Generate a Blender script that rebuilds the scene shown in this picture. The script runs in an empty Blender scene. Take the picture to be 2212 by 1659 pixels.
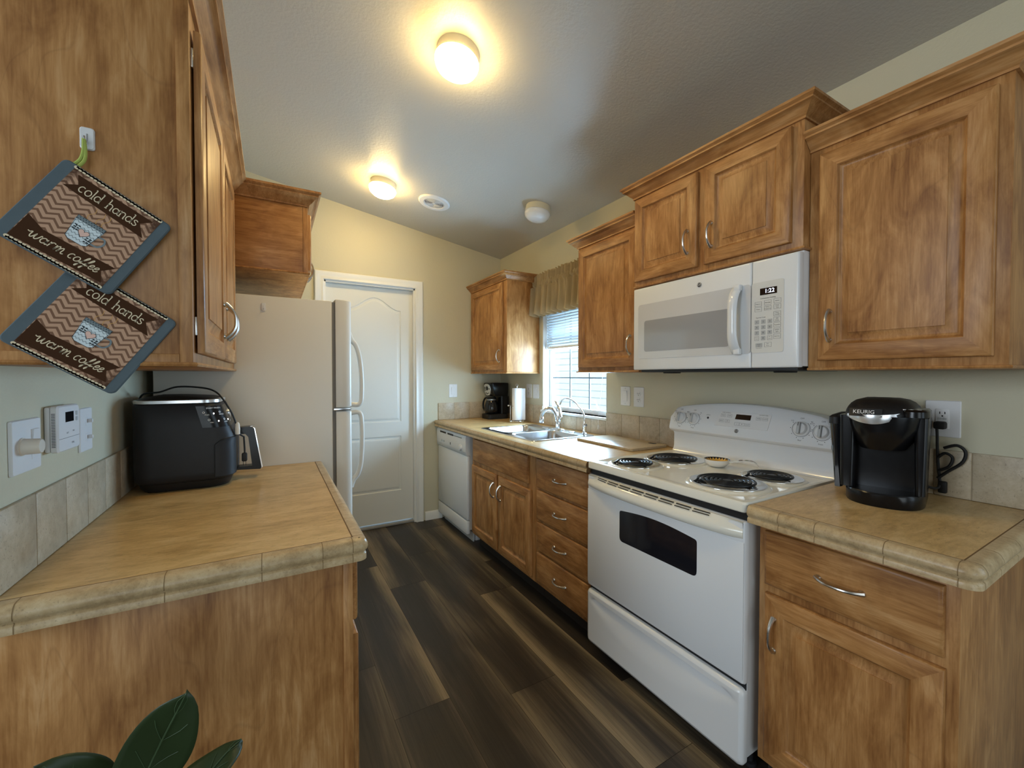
import bpy, bmesh, math, random
from mathutils import Vector, Matrix
S = bpy.context.scene
COL = S.collection
random.seed(7)
PI = math.pi

# ------------------------------------------------------------------ camera, world, light, exposure
cam = bpy.data.cameras.new('camera'); camo = bpy.data.objects.new('camera', cam); COL.objects.link(camo)
camo.location = (0, 0, 1.3228)
camo.rotation_euler = (PI/2 - 0.0197, 0, -0.5229)
cam.sensor_width = 36; cam.lens = 36*897.2/2212; cam.clip_start = .02; cam.clip_end = 100
S.camera = camo
S.view_settings.view_transform = 'Standard'; S.view_settings.look = 'None'
S.view_settings.gamma = 1; S.view_settings.use_curve_mapping = False
S.view_settings.exposure = 1.05

wd = bpy.data.worlds.new('sky'); S.world = wd; wd.use_nodes = True
nt = wd.node_tree; nt.nodes.clear()
wo = nt.nodes.new('ShaderNodeOutputWorld'); bg = nt.nodes.new('ShaderNodeBackground')
bg.inputs[0].default_value = (.56, .80, 1, 1); bg.inputs[1].default_value = .95
nt.links.new(bg.outputs[0], wo.inputs[0])

def sun(name, energy, rot, color=(1, .95, .87), ang=.02):
    l = bpy.data.lights.new(name, 'SUN'); l.energy = energy; l.angle = ang; l.color = color
    o = bpy.data.objects.new(name, l); COL.objects.link(o); o.rotation_euler = rot; return o
def area(name, loc, target, sx, sy, energy, color):
    l = bpy.data.lights.new(name, 'AREA'); l.shape = 'RECTANGLE'; l.size = sx; l.size_y = sy
    l.energy = energy; l.color = color
    o = bpy.data.objects.new(name, l); COL.objects.link(o); o.location = loc
    d = Vector(target) - Vector(loc); o.rotation_euler = d.to_track_quat('-Z', 'Y').to_euler(); return o
sun('sun', 1.1, (math.radians(-20), math.radians(-35), 0))
# daylight through the kitchen and side windows, then added unseen fill lamps
area('daylight_kitchen_window', (2.13, 2.53, 1.31), (1.0, 2.45, 1.28), .74, .52, 27, (.47, .73, 1))
area('daylight_side_window', (1.96, -1.25, 1.5), (0.2, -.3, 1.35), 1.6, 1.3, 3.5, (.78, .88, 1))
area('warm_fill_rear', (-1.0, -3.92, 1.35), (0, 1, 1.25), 3.0, 2.2, 14, (1, .88, .70))  # added warm fill from behind the camera, not daylight
area('cool_fill_left', (-3.6, .55, 1.95), (1.6, 1.0, 1.7), 1.6, 1.2, 34, (.76, .88, 1))  # added ambient fill aimed at the right cabinets, no window behind it

# ------------------------------------------------------------------ node materials
def newmat(name):
    m = bpy.data.materials.new(name); m.use_nodes = True
    t = m.node_tree; b = t.nodes['Principled BSDF']; return m, t, b
def N(t, typ, **k):
    n = t.nodes.new(typ)
    for a, v in k.items():
        if a.startswith('i_'):
            key = a[2:]
            key = int(key) if key.isdigit() else key.replace('_', ' ')
            n.inputs[key].default_value = v
        else: setattr(n, a, v)
    return n
def L(t, a, b): t.links.new(a, b)
def rgba(c): return (c[0], c[1], c[2], 1)
def lin(r, g, b):
    f = lambda c: (c/255/12.92) if c <= 10 else ((c/255+.055)/1.055)**2.4
    return (f(r), f(g), f(b))
def ramp(t, stops, interp='LINEAR'):
    r = t.nodes.new('ShaderNodeValToRGB'); e = r.color_ramp; e.interpolation = interp
    while len(e.elements) < len(stops): e.elements.new(.5)
    for q, (p, c) in zip(e.elements, stops): q.position = p; q.color = rgba(c)
    return r
def math_(t, op, a, b=None, c=None):
    n = t.nodes.new('ShaderNodeMath'); n.operation = op
    for i, v in enumerate((a, b, c)):
        if v is None: continue
        if isinstance(v, (int, float)): n.inputs[i].default_value = v
        else: L(t, v, n.inputs[i])
    return n.outputs[0]
def mixc(t, fac, a, b, mode='MIX'):
    n = t.nodes.new('ShaderNodeMix'); n.data_type = 'RGBA'; n.blend_type = mode
    for i, v in ((0, fac), (6, a), (7, b)):
        if isinstance(v, (int, float)): n.inputs[i].default_value = v
        elif isinstance(v, tuple): n.inputs[i].default_value = rgba(v)
        else: L(t, v, n.inputs[i])
    return n.outputs[2]
def bump(t, b, h, strength, dist=.002):
    n = N(t, 'ShaderNodeBump'); n.inputs['Strength'].default_value = strength; n.inputs['Distance'].default_value = dist
    L(t, h, n.inputs['Height']); L(t, n.outputs[0], b.inputs['Normal'])
def plain(name, c, rough=.5, metal=0, spec=.5, coat=0, noise=0, nscale=60, emit=None, estr=0, trans=0, ior=1.45):
    m, t, b = newmat(name)
    b.inputs['Base Color'].default_value = rgba(c); b.inputs['Roughness'].default_value = rough
    b.inputs['Metallic'].default_value = metal; b.inputs['Specular IOR Level'].default_value = spec
    b.inputs['Coat Weight'].default_value = coat; b.inputs['Coat Roughness'].default_value = .08
    b.inputs['Transmission Weight'].default_value = trans; b.inputs['IOR'].default_value = ior
    if emit: b.inputs['Emission Color'].default_value = rgba(emit); b.inputs['Emission Strength'].default_value = estr
    tc = N(t, 'ShaderNodeTexCoord')
    n = N(t, 'ShaderNodeTexNoise', i_Scale=nscale, i_Detail=3.0); L(t, tc.outputs['Object'], n.inputs['Vector'])
    v = N(t, 'ShaderNodeMapRange', i_3=max(0, rough-.04), i_4=min(1, rough+.04)); L(t, n.outputs[0], v.inputs[0]); L(t, v.outputs[0], b.inputs['Roughness'])
    if noise: bump(t, b, n.outputs[0], noise)
    return m

def wood(name, axis):
    m, t, b = newmat(name)
    tc = N(t, 'ShaderNodeTexCoord'); oi = N(t, 'ShaderNodeObjectInfo')
    off = N(t, 'ShaderNodeVectorMath', operation='MULTIPLY'); L(t, oi.outputs['Random'], off.inputs[0]); off.inputs[1].default_value = (7.3, 5.1, 9.7)
    ad = N(t, 'ShaderNodeVectorMath', operation='ADD'); L(t, tc.outputs['Object'], ad.inputs[0]); L(t, off.outputs[0], ad.inputs[1])
    def stretched(s, k):
        mp = N(t, 'ShaderNodeMapping'); sc = [s, s, s]; sc['xyz'.index(axis)] = s*k; mp.inputs['Scale'].default_value = sc
        L(t, ad.outputs[0], mp.inputs['Vector']); return mp.outputs[0]
    n1 = N(t, 'ShaderNodeTexNoise', i_Scale=1.0, i_Detail=5.0, i_Roughness=.6, i_Distortion=.8); L(t, stretched(11, .38), n1.inputs['Vector'])
    n2 = N(t, 'ShaderNodeTexNoise', i_Scale=1.0, i_Detail=5.0, i_Roughness=.65, i_Distortion=.6); L(t, stretched(70, .10), n2.inputs['Vector'])
    n3 = N(t, 'ShaderNodeTexNoise', i_Scale=1.0, i_Detail=2.0); L(t, stretched(260, .05), n3.inputs['Vector'])
    n4 = N(t, 'ShaderNodeTexNoise', i_Scale=1.0, i_Detail=1.0, i_Distortion=1.5); L(t, stretched(5, .25), n4.inputs['Vector'])
    f = math_(t, 'ADD', math_(t, 'MULTIPLY', n1.outputs[0], .55), math_(t, 'ADD', math_(t, 'MULTIPLY', n2.outputs[0], .30), math_(t, 'MULTIPLY', n3.outputs[0], .15)))
    r = ramp(t, [(.34, lin(120, 76, 38)), (.45, lin(155, 107, 60)), (.55, lin(180, 131, 79)), (.66, lin(202, 157, 107))]); L(t, f, r.inputs[0])
    # thin mineral veins
    w = math_(t, 'ABSOLUTE', math_(t, 'SUBTRACT', n4.outputs[0], .5))
    v = N(t, 'ShaderNodeMapRange', i_1=.0, i_2=.014, i_3=.16, i_4=0.0); L(t, w, v.inputs[0])
    c = mixc(t, v.outputs[0], r.outputs[0], lin(84, 52, 30))
    L(t, c, b.inputs['Base Color'])
    b.inputs['Roughness'].default_value = .38; b.inputs['Specular IOR Level'].default_value = .32
    bump(t, b, n2.outputs[0], .05, .001)
    return m
WV, WY, WX = wood('maple_grain_upright', 'z'), wood('maple_grain_along', 'y'), wood('maple_grain_across', 'x')
WOODSET = {'z': WV, 'y': WY, 'x': WX}

def paint(name, c, bs=110, bst=.25, rough=.5, spec=.35, dist=.003):
    m, t, b = newmat(name); tc = N(t, 'ShaderNodeTexCoord')
    n = N(t, 'ShaderNodeTexNoise', i_Scale=float(bs), i_Detail=3.0, i_Roughness=.6); L(t, tc.outputs['Object'], n.inputs['Vector'])
    n2 = N(t, 'ShaderNodeTexNoise', i_Scale=3.0, i_Detail=2.0); L(t, tc.outputs['Object'], n2.inputs['Vector'])
    L(t, mixc(t, math_(t, 'MULTIPLY', n2.outputs[0], .5), tuple(x*1.03 for x in c), tuple(x*.95 for x in c)), b.inputs['Base Color'])
    b.inputs['Roughness'].default_value = rough; b.inputs['Specular IOR Level'].default_value = spec
    bump(t, b, n.outputs[0], bst, dist)
    return m
WALL = paint('wall_paint', lin(199, 193, 168), 90, .25)
WALL2 = paint('living_room_paint', lin(150, 138, 116), 90, .25)
CEIL = paint('ceiling_paint', lin(196, 193, 184), 75, .45, .38, .5)
WHITE = plain('white_trim_paint', lin(228, 228, 224), .35)
DOORW = plain('white_door_paint', lin(222, 222, 216), .38)

def stone(name, base, dark, light, axis=None, scale=1.0, rough=.28):
    m, t, b = newmat(name); tc = N(t, 'ShaderNodeTexCoord')
    mp = N(t, 'ShaderNodeMapping'); s = [1, 1, 1]
    if axis: s['xyz'.index(axis)] = .35
    mp.inputs['Scale'].default_value = s; L(t, tc.outputs['Object'], mp.inputs['Vector'])
    n1 = N(t, 'ShaderNodeTexNoise', i_Scale=9*scale, i_Detail=6.0, i_Roughness=.6, i_Distortion=.8)
    n2 = N(t, 'ShaderNodeTexNoise', i_Scale=45*scale, i_Detail=5.0, i_Roughness=.7)
    n3 = N(t, 'ShaderNodeTexNoise', i_Scale=150*scale, i_Detail=2.0)
    for n in (n1, n2, n3): L(t, mp.outputs[0], n.inputs['Vector'])
    r = ramp(t, [(.32, dark), (.5, base), (.68, light)])
    L(t, math_(t, 'ADD', math_(t, 'MULTIPLY', n1.outputs[0], .55), math_(t, 'MULTIPLY', n2.outputs[0], .45)), r.inputs[0])
    pits = N(t, 'ShaderNodeMapRange', i_1=.64, i_2=.70); L(t, n3.outputs[0], pits.inputs[0])
    pf = math_(t, 'MULTIPLY', pits.outputs[0], .35)
    L(t, mixc(t, pf, r.outputs[0], tuple(c*.35 for c in dark)), b.inputs['Base Color'])
    b.inputs['Roughness'].default_value = rough; b.inputs['Specular IOR Level'].default_value = .32
    bump(t, b, n3.outputs[0], .06, .001)
    return m
TOP = stone('tan_stone_worktop', lin(202, 169, 114), lin(166, 132, 83), lin(222, 193, 144), 'x', 1.6, .30)
EDGE = stone('tan_stone_edge_tile', lin(186, 161, 122), lin(154, 129, 92), lin(204, 183, 146), None, 1.6, .32)
SPLASH = stone('beige_travertine_tile', lin(188, 172, 146), lin(164, 146, 120), lin(205, 191, 168), None, 1.2, .38)
GROUT = plain('grout', lin(176, 160, 134), .8)
GROUT2 = plain('tan_grout', lin(132, 108, 74), .8)
DKGROUT = plain('dark_grout', lin(112, 84, 50), .8)

def floor_mat():
    m, t, b = newmat('dark_vinyl_plank')
    at = N(t, 'ShaderNodeAttribute', attribute_name='plank'); uv = N(t, 'ShaderNodeUVMap')
    sx = N(t, 'ShaderNodeSeparateColor'); L(t, at.outputs['Color'], sx.inputs[0])
    of = N(t, 'ShaderNodeVectorMath', operation='MULTIPLY'); L(t, at.outputs['Color'], of.inputs[0]); of.inputs[1].default_value = (13, 17, 5)
    ad = N(t, 'ShaderNodeVectorMath', operation='ADD'); L(t, uv.outputs[0], ad.inputs[0]); L(t, of.outputs[0], ad.inputs[1])
    def ns(sc, det, dist=0.0):
        mp = N(t, 'ShaderNodeMapping'); mp.inputs['Scale'].default_value = sc; L(t, ad.outputs[0], mp.inputs['Vector'])
        n = N(t, 'ShaderNodeTexNoise', i_Scale=1.0, i_Detail=det, i_Roughness=.6, i_Distortion=dist); L(t, mp.outputs[0], n.inputs['Vector']); return n.outputs[0]
    a = ns((5, .8, 1), 3.0, .5); g = ns((70, 2.2, 1), 6.0, .4); h = ns((260, 6, 1), 3.0)
    # sapwood: paler along the plank edges, wandering
    su = N(t, 'ShaderNodeSeparateXYZ'); L(t, uv.outputs[0], su.inputs[0])
    ed = math_(t, 'ABSOLUTE', math_(t, 'SUBTRACT', math_(t, 'DIVIDE', su.outputs[0], .226), math_(t, 'ADD', .32, math_(t, 'MULTIPLY', sx.outputs[1], .3))))
    f = math_(t, 'ADD', math_(t, 'MULTIPLY', a, .62), math_(t, 'ADD', math_(t, 'MULTIPLY', math_(t, 'POWER', ed, 1.4), math_(t, 'ADD', .30, math_(t, 'MULTIPLY', sx.outputs[2], .85))), math_(t, 'ADD', math_(t, 'MULTIPLY', g, .30), math_(t, 'MULTIPLY', math_(t, 'SUBTRACT', sx.outputs[0], .5), .20))))
    r = ramp(t, [(.46, lin(46, 40, 35)), (.58, lin(62, 54, 46)), (.72, lin(104, 92, 74)), (.88, lin(146, 130, 104))]); L(t, f, r.inputs[0])
    c = mixc(t, .55, r.outputs[0], ramp2(t, h), 'MULTIPLY')
    L(t, c, b.inputs['Base Color']); b.inputs['Roughness'].default_value = .42; b.inputs['Specular IOR Level'].default_value = .4
    bump(t, b, h, .10, .001)
    return m
def ramp2(t, h):
    r = ramp(t, [(.35, (.55, .53, .5)), (.6, (1, 1, 1))]); L(t, h, r.inputs[0]); return r.outputs[0]
FLOOR = floor_mat()
SEAM = plain('floor_seam', lin(28, 22, 18), .8)

ENAMEL = plain('white_enamel', lin(226, 228, 230), .22, coat=.3)
COOKW = plain('cream_white_enamel', lin(232, 229, 216), .16, coat=.4)
FRIDGEW = plain('white_textured_steel', lin(222, 219, 210), .36, noise=.10, nscale=260)
PLASTW = plain('white_plastic', lin(222, 222, 222), .4)
PLASTG = plain('pale_grey_plastic', lin(188, 190, 190), .45)
KNOBW = plain('warm_white_plastic', lin(216, 208, 194), .45)
BLACK = plain('black_gloss_plastic', (.006, .006, .007), .24, spec=.35)
BLACKM = plain('black_matte_plastic', (.009, .009, .010), .5)
DKGREY = plain('charcoal_matte_plastic', lin(37, 37, 39), .5, spec=.35)
RUBBER = plain('black_rubber', (.01, .01, .01), .6)
INK = plain('dark_print', lin(50, 50, 54), .6)
INKW = plain('white_print', lin(235, 235, 235), .5)
GREYB = plain('grey_button', lin(176, 177, 176), .5)
CHROME = plain('chrome', (.82, .83, .85), .08, metal=1)
NICKEL = plain('brushed_nickel', (.62, .59, .55), .26, metal=1)
STEEL = plain('stainless_steel', (.62, .64, .67), .22, metal=1)
SILVER = plain('silver_plastic', (.72, .73, .74), .25, metal=.7)
GLASSDK = plain('dark_oven_glass', (.012, .012, .016), .06, coat=.5)
MWGLASS = plain('grey_mesh_window', lin(158, 160, 163), .12, coat=.6)
SCREEN = plain('black_display', (.004, .004, .005), .15)
DIGIT = plain('lit_digits', (.7, .78, 1), .5, emit=(.75, .82, 1), estr=1.6)
LED = plain('small_white_lamp', (1, 1, 1), .5, emit=(1, 1, 1), estr=1.2)
COIL = plain('black_heating_coil', (.010, .010, .011), .36, spec=.5)
LAMPCAN = plain('cream_lamp_collar', lin(214, 208, 186), .4)
LAMPON = plain('lit_lamp_glass', lin(250, 240, 200), .3, emit=(1, .71, .29), estr=36.0)
LAMPOFF = plain('frosted_lamp_glass', lin(228, 230, 232), .25, coat=.4)
PAPER = plain('white_paper_towel', lin(240, 240, 242), .9, noise=.2, nscale=180)
LEAF = plain('dark_leaf', lin(40, 56, 28), .45)
LEAFV = plain('pale_leaf_vein', lin(66, 86, 56), .5)
STEM = plain('green_stem', lin(74, 92, 48), .6)
POT = plain('terracotta_pot', lin(156, 92, 62), .8, noise=.1)
SOIL = plain('potting_soil', lin(44, 33, 26), .95, noise=.5, nscale=120)
def fabric(name, c, sc=700, trans=0.0):
    m, t, b = newmat(name); tc = N(t, 'ShaderNodeTexCoord')
    w = N(t, 'ShaderNodeTexWave', i_Scale=float(sc), i_Distortion=.5); L(t, tc.outputs['Object'], w.inputs['Vector'])
    n = N(t, 'ShaderNodeTexNoise', i_Scale=35.0, i_Detail=3.0); L(t, tc.outputs['Object'], n.inputs['Vector'])
    L(t, mixc(t, n.outputs[0], tuple(x*.9 for x in c), tuple(x*1.1 for x in c)), b.inputs['Base Color'])
    b.inputs['Roughness'].default_value = .9; b.inputs['Specular IOR Level'].default_value = .1
    bump(t, b, w.outputs[0], .15, .0006)
    if trans:
        tr = N(t, 'ShaderNodeBsdfTranslucent'); tr.inputs[0].default_value = rgba(c)
        mx = N(t, 'ShaderNodeMixShader'); mx.inputs[0].default_value = trans
        L(t, b.outputs[0], mx.inputs[1]); L(t, tr.outputs[0], mx.inputs[2]); L(t, mx.outputs[0], t.nodes['Material Output'].inputs[0])
    return m
VAL = fabric('tan_valance_cloth', lin(206, 186, 148), 900, .45)
SLAT = plain('white_blind_slat', lin(222, 230, 236), .5)
BORDER = fabric('blue_grey_binding', lin(92, 104, 110), 500)
BROWN = fabric('dark_brown_print', lin(68, 44, 28), 800)
CREAM = fabric('cream_print', lin(226, 210, 178), 800)
PINK = fabric('pale_pink_print', lin(226, 190, 176), 800)
MUGW = fabric('pale_blue_print', lin(214, 226, 230), 800)
INKF = fabric('ink_print', lin(42, 48, 54), 800)
GREYP = fabric('grey_dotted_print', lin(122, 134, 138), 800)
LIME = fabric('lime_ribbon', lin(170, 184, 96), 800)
GOLD = fabric('gold_print', lin(206, 160, 100), 800)

def chevron():
    m, t, b = newmat('brown_chevron_print'); tc = N(t, 'ShaderNodeTexCoord'); s = N(t, 'ShaderNodeSeparateXYZ'); L(t, tc.outputs['Object'], s.inputs[0])
    tri = math_(t, 'PINGPONG', s.outputs[0], .0125)
    p = math_(t, 'ADD', s.outputs[2], math_(t, 'MULTIPLY', tri, .75))
    fr = math_(t, 'FRACT', math_(t, 'DIVIDE', p, .0115))
    st = math_(t, 'GREATER_THAN', fr, .60)
    n = N(t, 'ShaderNodeTexNoise', i_Scale=55.0, i_Detail=5.0, i_Roughness=.7); L(t, tc.outputs['Object'], n.inputs['Vector'])
    c = mixc(t, st, lin(190, 152, 124), lin(122, 88, 66))
    # worn dark mottling towards the four corners
    dx = math_(t, 'ABSOLUTE', math_(t, 'SUBTRACT', s.outputs[0], .0915)); dz = math_(t, 'ABSOLUTE', math_(t, 'ADD', s.outputs[2], .089))
    e = math_(t, 'MULTIPLY', math_(t, 'ADD', dx, dz), 9.0)
    k = N(t, 'ShaderNodeMapRange', i_1=1.50, i_2=1.86); L(t, math_(t, 'ADD', e, n.outputs[0]), k.inputs[0])
    L(t, mixc(t, k.outputs[0], c, lin(78, 50, 32)), b.inputs['Base Color']); b.inputs['Roughness'].default_value = .9
    return m
CHEV = chevron()
def glass_mat():
    m, t, b = newmat('window_glass'); t.nodes.remove(b); o = t.nodes['Material Output']
    tr = N(t, 'ShaderNodeBsdfTransparent'); tr.inputs[0].default_value = (.95, .97, .98, 1)
    gl = N(t, 'ShaderNodeBsdfGlossy'); gl.inputs['Roughness'].default_value = .02
    mx = N(t, 'ShaderNodeMixShader'); mx.inputs[0].default_value = .05
    L(t, tr.outputs[0], mx.inputs[1]); L(t, gl.outputs[0], mx.inputs[2]); L(t, mx.outputs[0], o.inputs[0])
    return m
GLASS = glass_mat()
CARAFE = plain('smoked_carafe_glass', (.012, .012, .014), .08, spec=.5)

# ------------------------------------------------------------------ mesh builder
TXT = {}
def text_mesh(s):
    if s in TXT: return TXT[s]
    c = bpy.data.curves.new('lettering', 'FONT'); c.body = s; c.size = 1; c.align_x = 'CENTER'; c.align_y = 'CENTER'; c.resolution_u = 3
    o = bpy.data.objects.new('lettering', c); COL.objects.link(o)
    dg = bpy.context.evaluated_depsgraph_get(); me = bpy.data.meshes.new_from_object(o.evaluated_get(dg))
    bpy.data.objects.remove(o); TXT[s] = me; return me
class G:
    def __init__(self): self.bm = bmesh.new(); self.uv = self.bm.loops.layers.uv.new('UVMap')
    def face(self, vs, mi=0):
        try: f = self.bm.faces.new(vs)
        except ValueError: return None
        f.material_index = mi; return f
    def add(self, me, M=None, mi=None):
        n0 = len(self.bm.verts); f0 = len(self.bm.faces)
        self.bm.from_mesh(me); self.bm.verts.ensure_lookup_table(); self.bm.faces.ensure_lookup_table()
        if M is not None:
            for v in self.bm.verts[n0:]: v.co = M @ v.co
        if mi is not None:
            for f in self.bm.faces[f0:]: f.material_index = mi
        return self
    def box(self, lo, hi, bev=0, seg=2, mi=0, M=None):
        lo = [min(a, b) for a, b in zip(lo, hi)], [max(a, b) for a, b in zip(lo, hi)]
        lo, hi = lo
        t = bmesh.new(); bmesh.ops.create_cube(t, size=1)
        for v in t.verts: v.co = Vector(((v.co[i]+.5)*(hi[i]-lo[i])+lo[i] for i in range(3)))
        if bev:
            b = min(bev, min(hi[i]-lo[i] for i in range(3))*.49)
            bmesh.ops.bevel(t, geom=t.edges[:], offset=b, segments=seg, profile=.5, affect='EDGES')
        me = bpy.data.meshes.new('tmp'); t.to_mesh(me); t.free(); self.add(me, M, mi); bpy.data.meshes.remove(me); return self
    def loft(self, rings, closed=True, cap0=True, cap1=True, mi=0, mis=None):
        R = [[self.bm.verts.new(p) for p in r] for r in rings]; n = len(R[0])
        for j in range(len(R)-1):
            for i in range(n if closed else n-1):
                k = (i+1) % n; m_ = mis(j, i) if mis else mi
                self.face((R[j][i], R[j][k], R[j+1][k], R[j+1][i]), m_)
        if cap0: self.face(R[0][::-1], mi if not mis else mis(0, 0))
        if cap1: self.face(R[-1], mi if not mis else mis(len(R)-2, 0))
        return self
    def lathe(self, prof, c=(0, 0, 0), ax='z', n=32, mi=0, sx=1, sy=1, M=None, cap0=True, cap1=True):
        rings = []
        for r, h in prof:
            ring = []
            for i in range(n):
                a = 2*PI*i/n; p = (r*math.cos(a)*sx, r*math.sin(a)*sy, h)
                if ax == 'x': p = (p[2], p[0], p[1])
                elif ax == 'y': p = (p[0], p[2], p[1])
                p = Vector(p)
                if M is not None: p = M @ p
                ring.append(p + Vector(c))
            rings.append(ring)
        return self.loft(rings, True, cap0, cap1, mi)
    def tube(self, pts, r, n=10, mi=0, flat=None, closed=False):
        P = [Vector(p) for p in pts]; rs = r if isinstance(r, (list, tuple)) else [r]*len(P)
        rings = []; up = None
        for i, p in enumerate(P):
            if closed: d = P[(i+1) % len(P)] - P[i-1]
            else: d = P[min(i+1, len(P)-1)] - P[max(i-1, 0)]
            d.normalize()
            if up is None:
                up = Vector((0, 0, 1)) if abs(d.z) < .9 else Vector((1, 0, 0))
                if flat: up = Vector(flat)
            s = d.cross(up); s.normalize(); u = s.cross(d); u.normalize()
            if not flat: up = u
            k = 1 if not flat else .45
            rings.append([p + s*math.cos(2*PI*q/n)*rs[i] + u*math.sin(2*PI*q/n)*rs[i]*k for q in range(n)])
        if closed: rings.append(rings[0])
        return self.loft(rings, True, not closed, not closed, mi)
    def prism(self, poly, ax, a, b, mi=0):
        f = {'x': lambda p, q: (q, p[0], p[1]), 'y': lambda p, q: (p[0], q, p[1]), 'z': lambda p, q: (p[0], p[1], q)}[ax]
        return self.loft([[Vector(f(p, a)) for p in poly], [Vector(f(p, b)) for p in poly]], mi=mi)
    def sweep(self, path, prof, z=0, side=1, mis=None, mi=0, cap=True, drop=(0, 0)):
        P = [Vector(p[:2]) for p in path]; rings = []; d = 0; us = []
        for i, p in enumerate(P):
            a = (p - P[i-1]).normalized() if i else (P[1]-p).normalized()
            b = (P[i+1]-p).normalized() if i < len(P)-1 else a
            na = Vector((a.y, -a.x))*side; nb = Vector((b.y, -b.x))*side
            m_ = (na+nb); m_.normalize(); m_ /= max(.3, m_.dot(na))
            if i: d += (p-P[i-1]).length
            us.append(d)
            rings.append([Vector((p.x+m_.x*o, p.y+m_.y*o, z+h)) for o, h in prof])
        if drop[0]: rings = rings[1:]
        if drop[1]: rings = rings[:-1]
        self.loft(rings, True, cap, cap, mi, mis); return self
    def text(self, s, size, o, right, up, mi=0, d=.0004, sx=1.0):
        r = Vector(right).normalized(); u = Vector(up).normalized(); n = r.cross(u)
        M = Matrix(((r.x*size*sx, u.x*size, n.x, o[0]+n.x*d), (r.y*size*sx, u.y*size, n.y, o[1]+n.y*d), (r.z*size*sx, u.z*size, n.z, o[2]+n.z*d), (0, 0, 0, 1)))
        return self.add(text_mesh(s), M, mi)
    def build(self, name, mats, parent=None, org=(0, 0, 0), smooth=38, recalc=True):
        bm = self.bm
        if recalc: bmesh.ops.recalc_face_normals(bm, faces=bm.faces[:])
        me = bpy.data.meshes.new(name); o3 = Vector(org)
        for v in bm.verts: v.co -= o3
        bm.to_mesh(me); bm.free()
        for m in (mats if isinstance(mats, (list, tuple)) else [mats]): me.materials.append(m)
        if smooth:
            me.shade_smooth(); me.set_sharp_from_angle(angle=math.radians(smooth))
        o = bpy.data.objects.new(name, me); COL.objects.link(o)
        if parent is not None: o.parent = parent
        return o
class T:
    """a thing: an empty at its base that carries its parts"""
    def __init__(self, name, label, cat, org=(0, 0, 0), group=None, local=False):
        o = bpy.data.objects.new(name, None); COL.objects.link(o); o.empty_display_size = .05
        o.location = org; o['label'] = label; o['category'] = cat
        if group: o['group'] = group
        self.o = o; self.org = (0, 0, 0) if local else org
    def part(self, name, g, mats, parent=None, label=None, smooth=38):
        o = g.build(name, mats, parent or self.o, self.org, smooth)
        if label: o['label'] = label
        return o
def single(name, g, mats, label, cat, org, group=None, smooth=38):
    o = g.build(name, mats, None, org, smooth); o.location = org
    o['label'] = label; o['category'] = cat
    if group: o['group'] = group
    return o
def struct(name, g, mats, parent=None, smooth=38, label=None, cat=None):
    o = g.build(name, mats, parent, (0, 0, 0), smooth)
    if parent is None: o['kind'] = 'structure'
    if label and parent is None: o['label'] = label; o['category'] = cat
    return o
def rrect(x0, x1, y0, y1, r, n=6, z=0, f=None):
    pts = []
    for cx, cy, a0 in ((x1-r, y1-r, 0), (x0+r, y1-r, PI/2), (x0+r, y0+r, PI), (x1-r, y0+r, 3*PI/2)):
        for i in range(n+1):
            a = a0 + PI/2*i/n; pts.append((cx+r*math.cos(a), cy+r*math.sin(a)))
    return [Vector((p[0], p[1], z)) if f is None else Vector(f(*p)) for p in pts]
def cr(pts, n=6, closed=False):
    """Catmull-Rom smoothing"""
    P = [Vector(p) for p in pts]; out = []
    m = len(P)
    for i in range(m if closed else m-1):
        g = (lambda k: P[k % m]) if closed else (lambda k: P[max(0, min(m-1, k))])
        a, b, c, d = g(i-1), g(i), g(i+1), g(i+2)
        for j in range(n):
            t = j/n
            out.append(.5*((2*b)+(c-a)*t+(2*a-5*b+4*c-d)*t*t+(3*b-a-3*c+d)*t**3))
    if not closed: out.append(P[-1])
    return out

# ------------------------------------------------------------------ key dimensions
XR, YB, XL = 1.9835, 3.674, -.4493            # right wall, back wall, partition on the left
def zceil(x): return 2.485 + .166*(XR - x)
RID = -1.2                                      # ridge of the vault
ZC = .914

# ------------------------------------------------------------------ setting
g = G(); pw, px0 = .226, .393-.226*20
col = None
planks = []
joints = {0: [1.584, 2.95], 1: [1.25-.3, 2.586], 2: [1.475, 3.0], 3: [.95, 2.245], -1: [.63, 1.933, 3.2], 4: [1.3, 2.638], 5: [1.9]}
f_attr = []
for k in range(-20, 8):
    x0 = .393 + k*pw; x1 = x0 + pw
    if x1 < -4.0 or x0 > 2.1: continue
    js = [j for j in joints.get(k, [random.uniform(.5, 1.7)])]
    ys = sorted(js)
    while ys[0] > -4: ys.insert(0, ys[0]-1.22-random.random()*.01)
    while ys[-1] < 3.9: ys.append(ys[-1]+1.22)
    for a, b in zip(ys[:-1], ys[1:]):
        a2, b2 = max(a, -4), min(b, 3.9)
        if b2-a2 < .02: continue
        planks.append((max(x0, -4)+.0007, min(x1, 2.1)-.0007, a2+.0008, b2-.0008, (random.random(), random.random(), random.random()), x0, a))
for (x0, x1, a, b, c, ux, uy) in planks:
    vs = [g.bm.verts.new(p) for p in ((x0, a, 0), (x1, a, 0), (x1, b, 0), (x0, b, 0))]
    f = g.face(vs)
    for lp in f.loops: lp[g.uv].uv = (lp.vert.co.x-ux, lp.vert.co.y-uy)
    f_attr.append(c)
vs = [g.bm.verts.new(p) for p in ((-4, -4, -.002), (2.1, -4, -.002), (2.1, 3.9, -.002), (-4, 3.9, -.002))]
g.face(vs, 1)
fl = struct('floor', g, [FLOOR, SEAM], smooth=0, label='dark brown wood-look plank floor', cat='floor')
ca = fl.data.color_attributes.new('plank', 'FLOAT_COLOR', 'CORNER')
i = 0
for p in fl.data.polygons:
    c = f_attr[p.index] if p.index < len(f_attr) else (0, 0, 0)
    for li in p.loop_indices: ca.data[li].color = (*c, 1)

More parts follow.
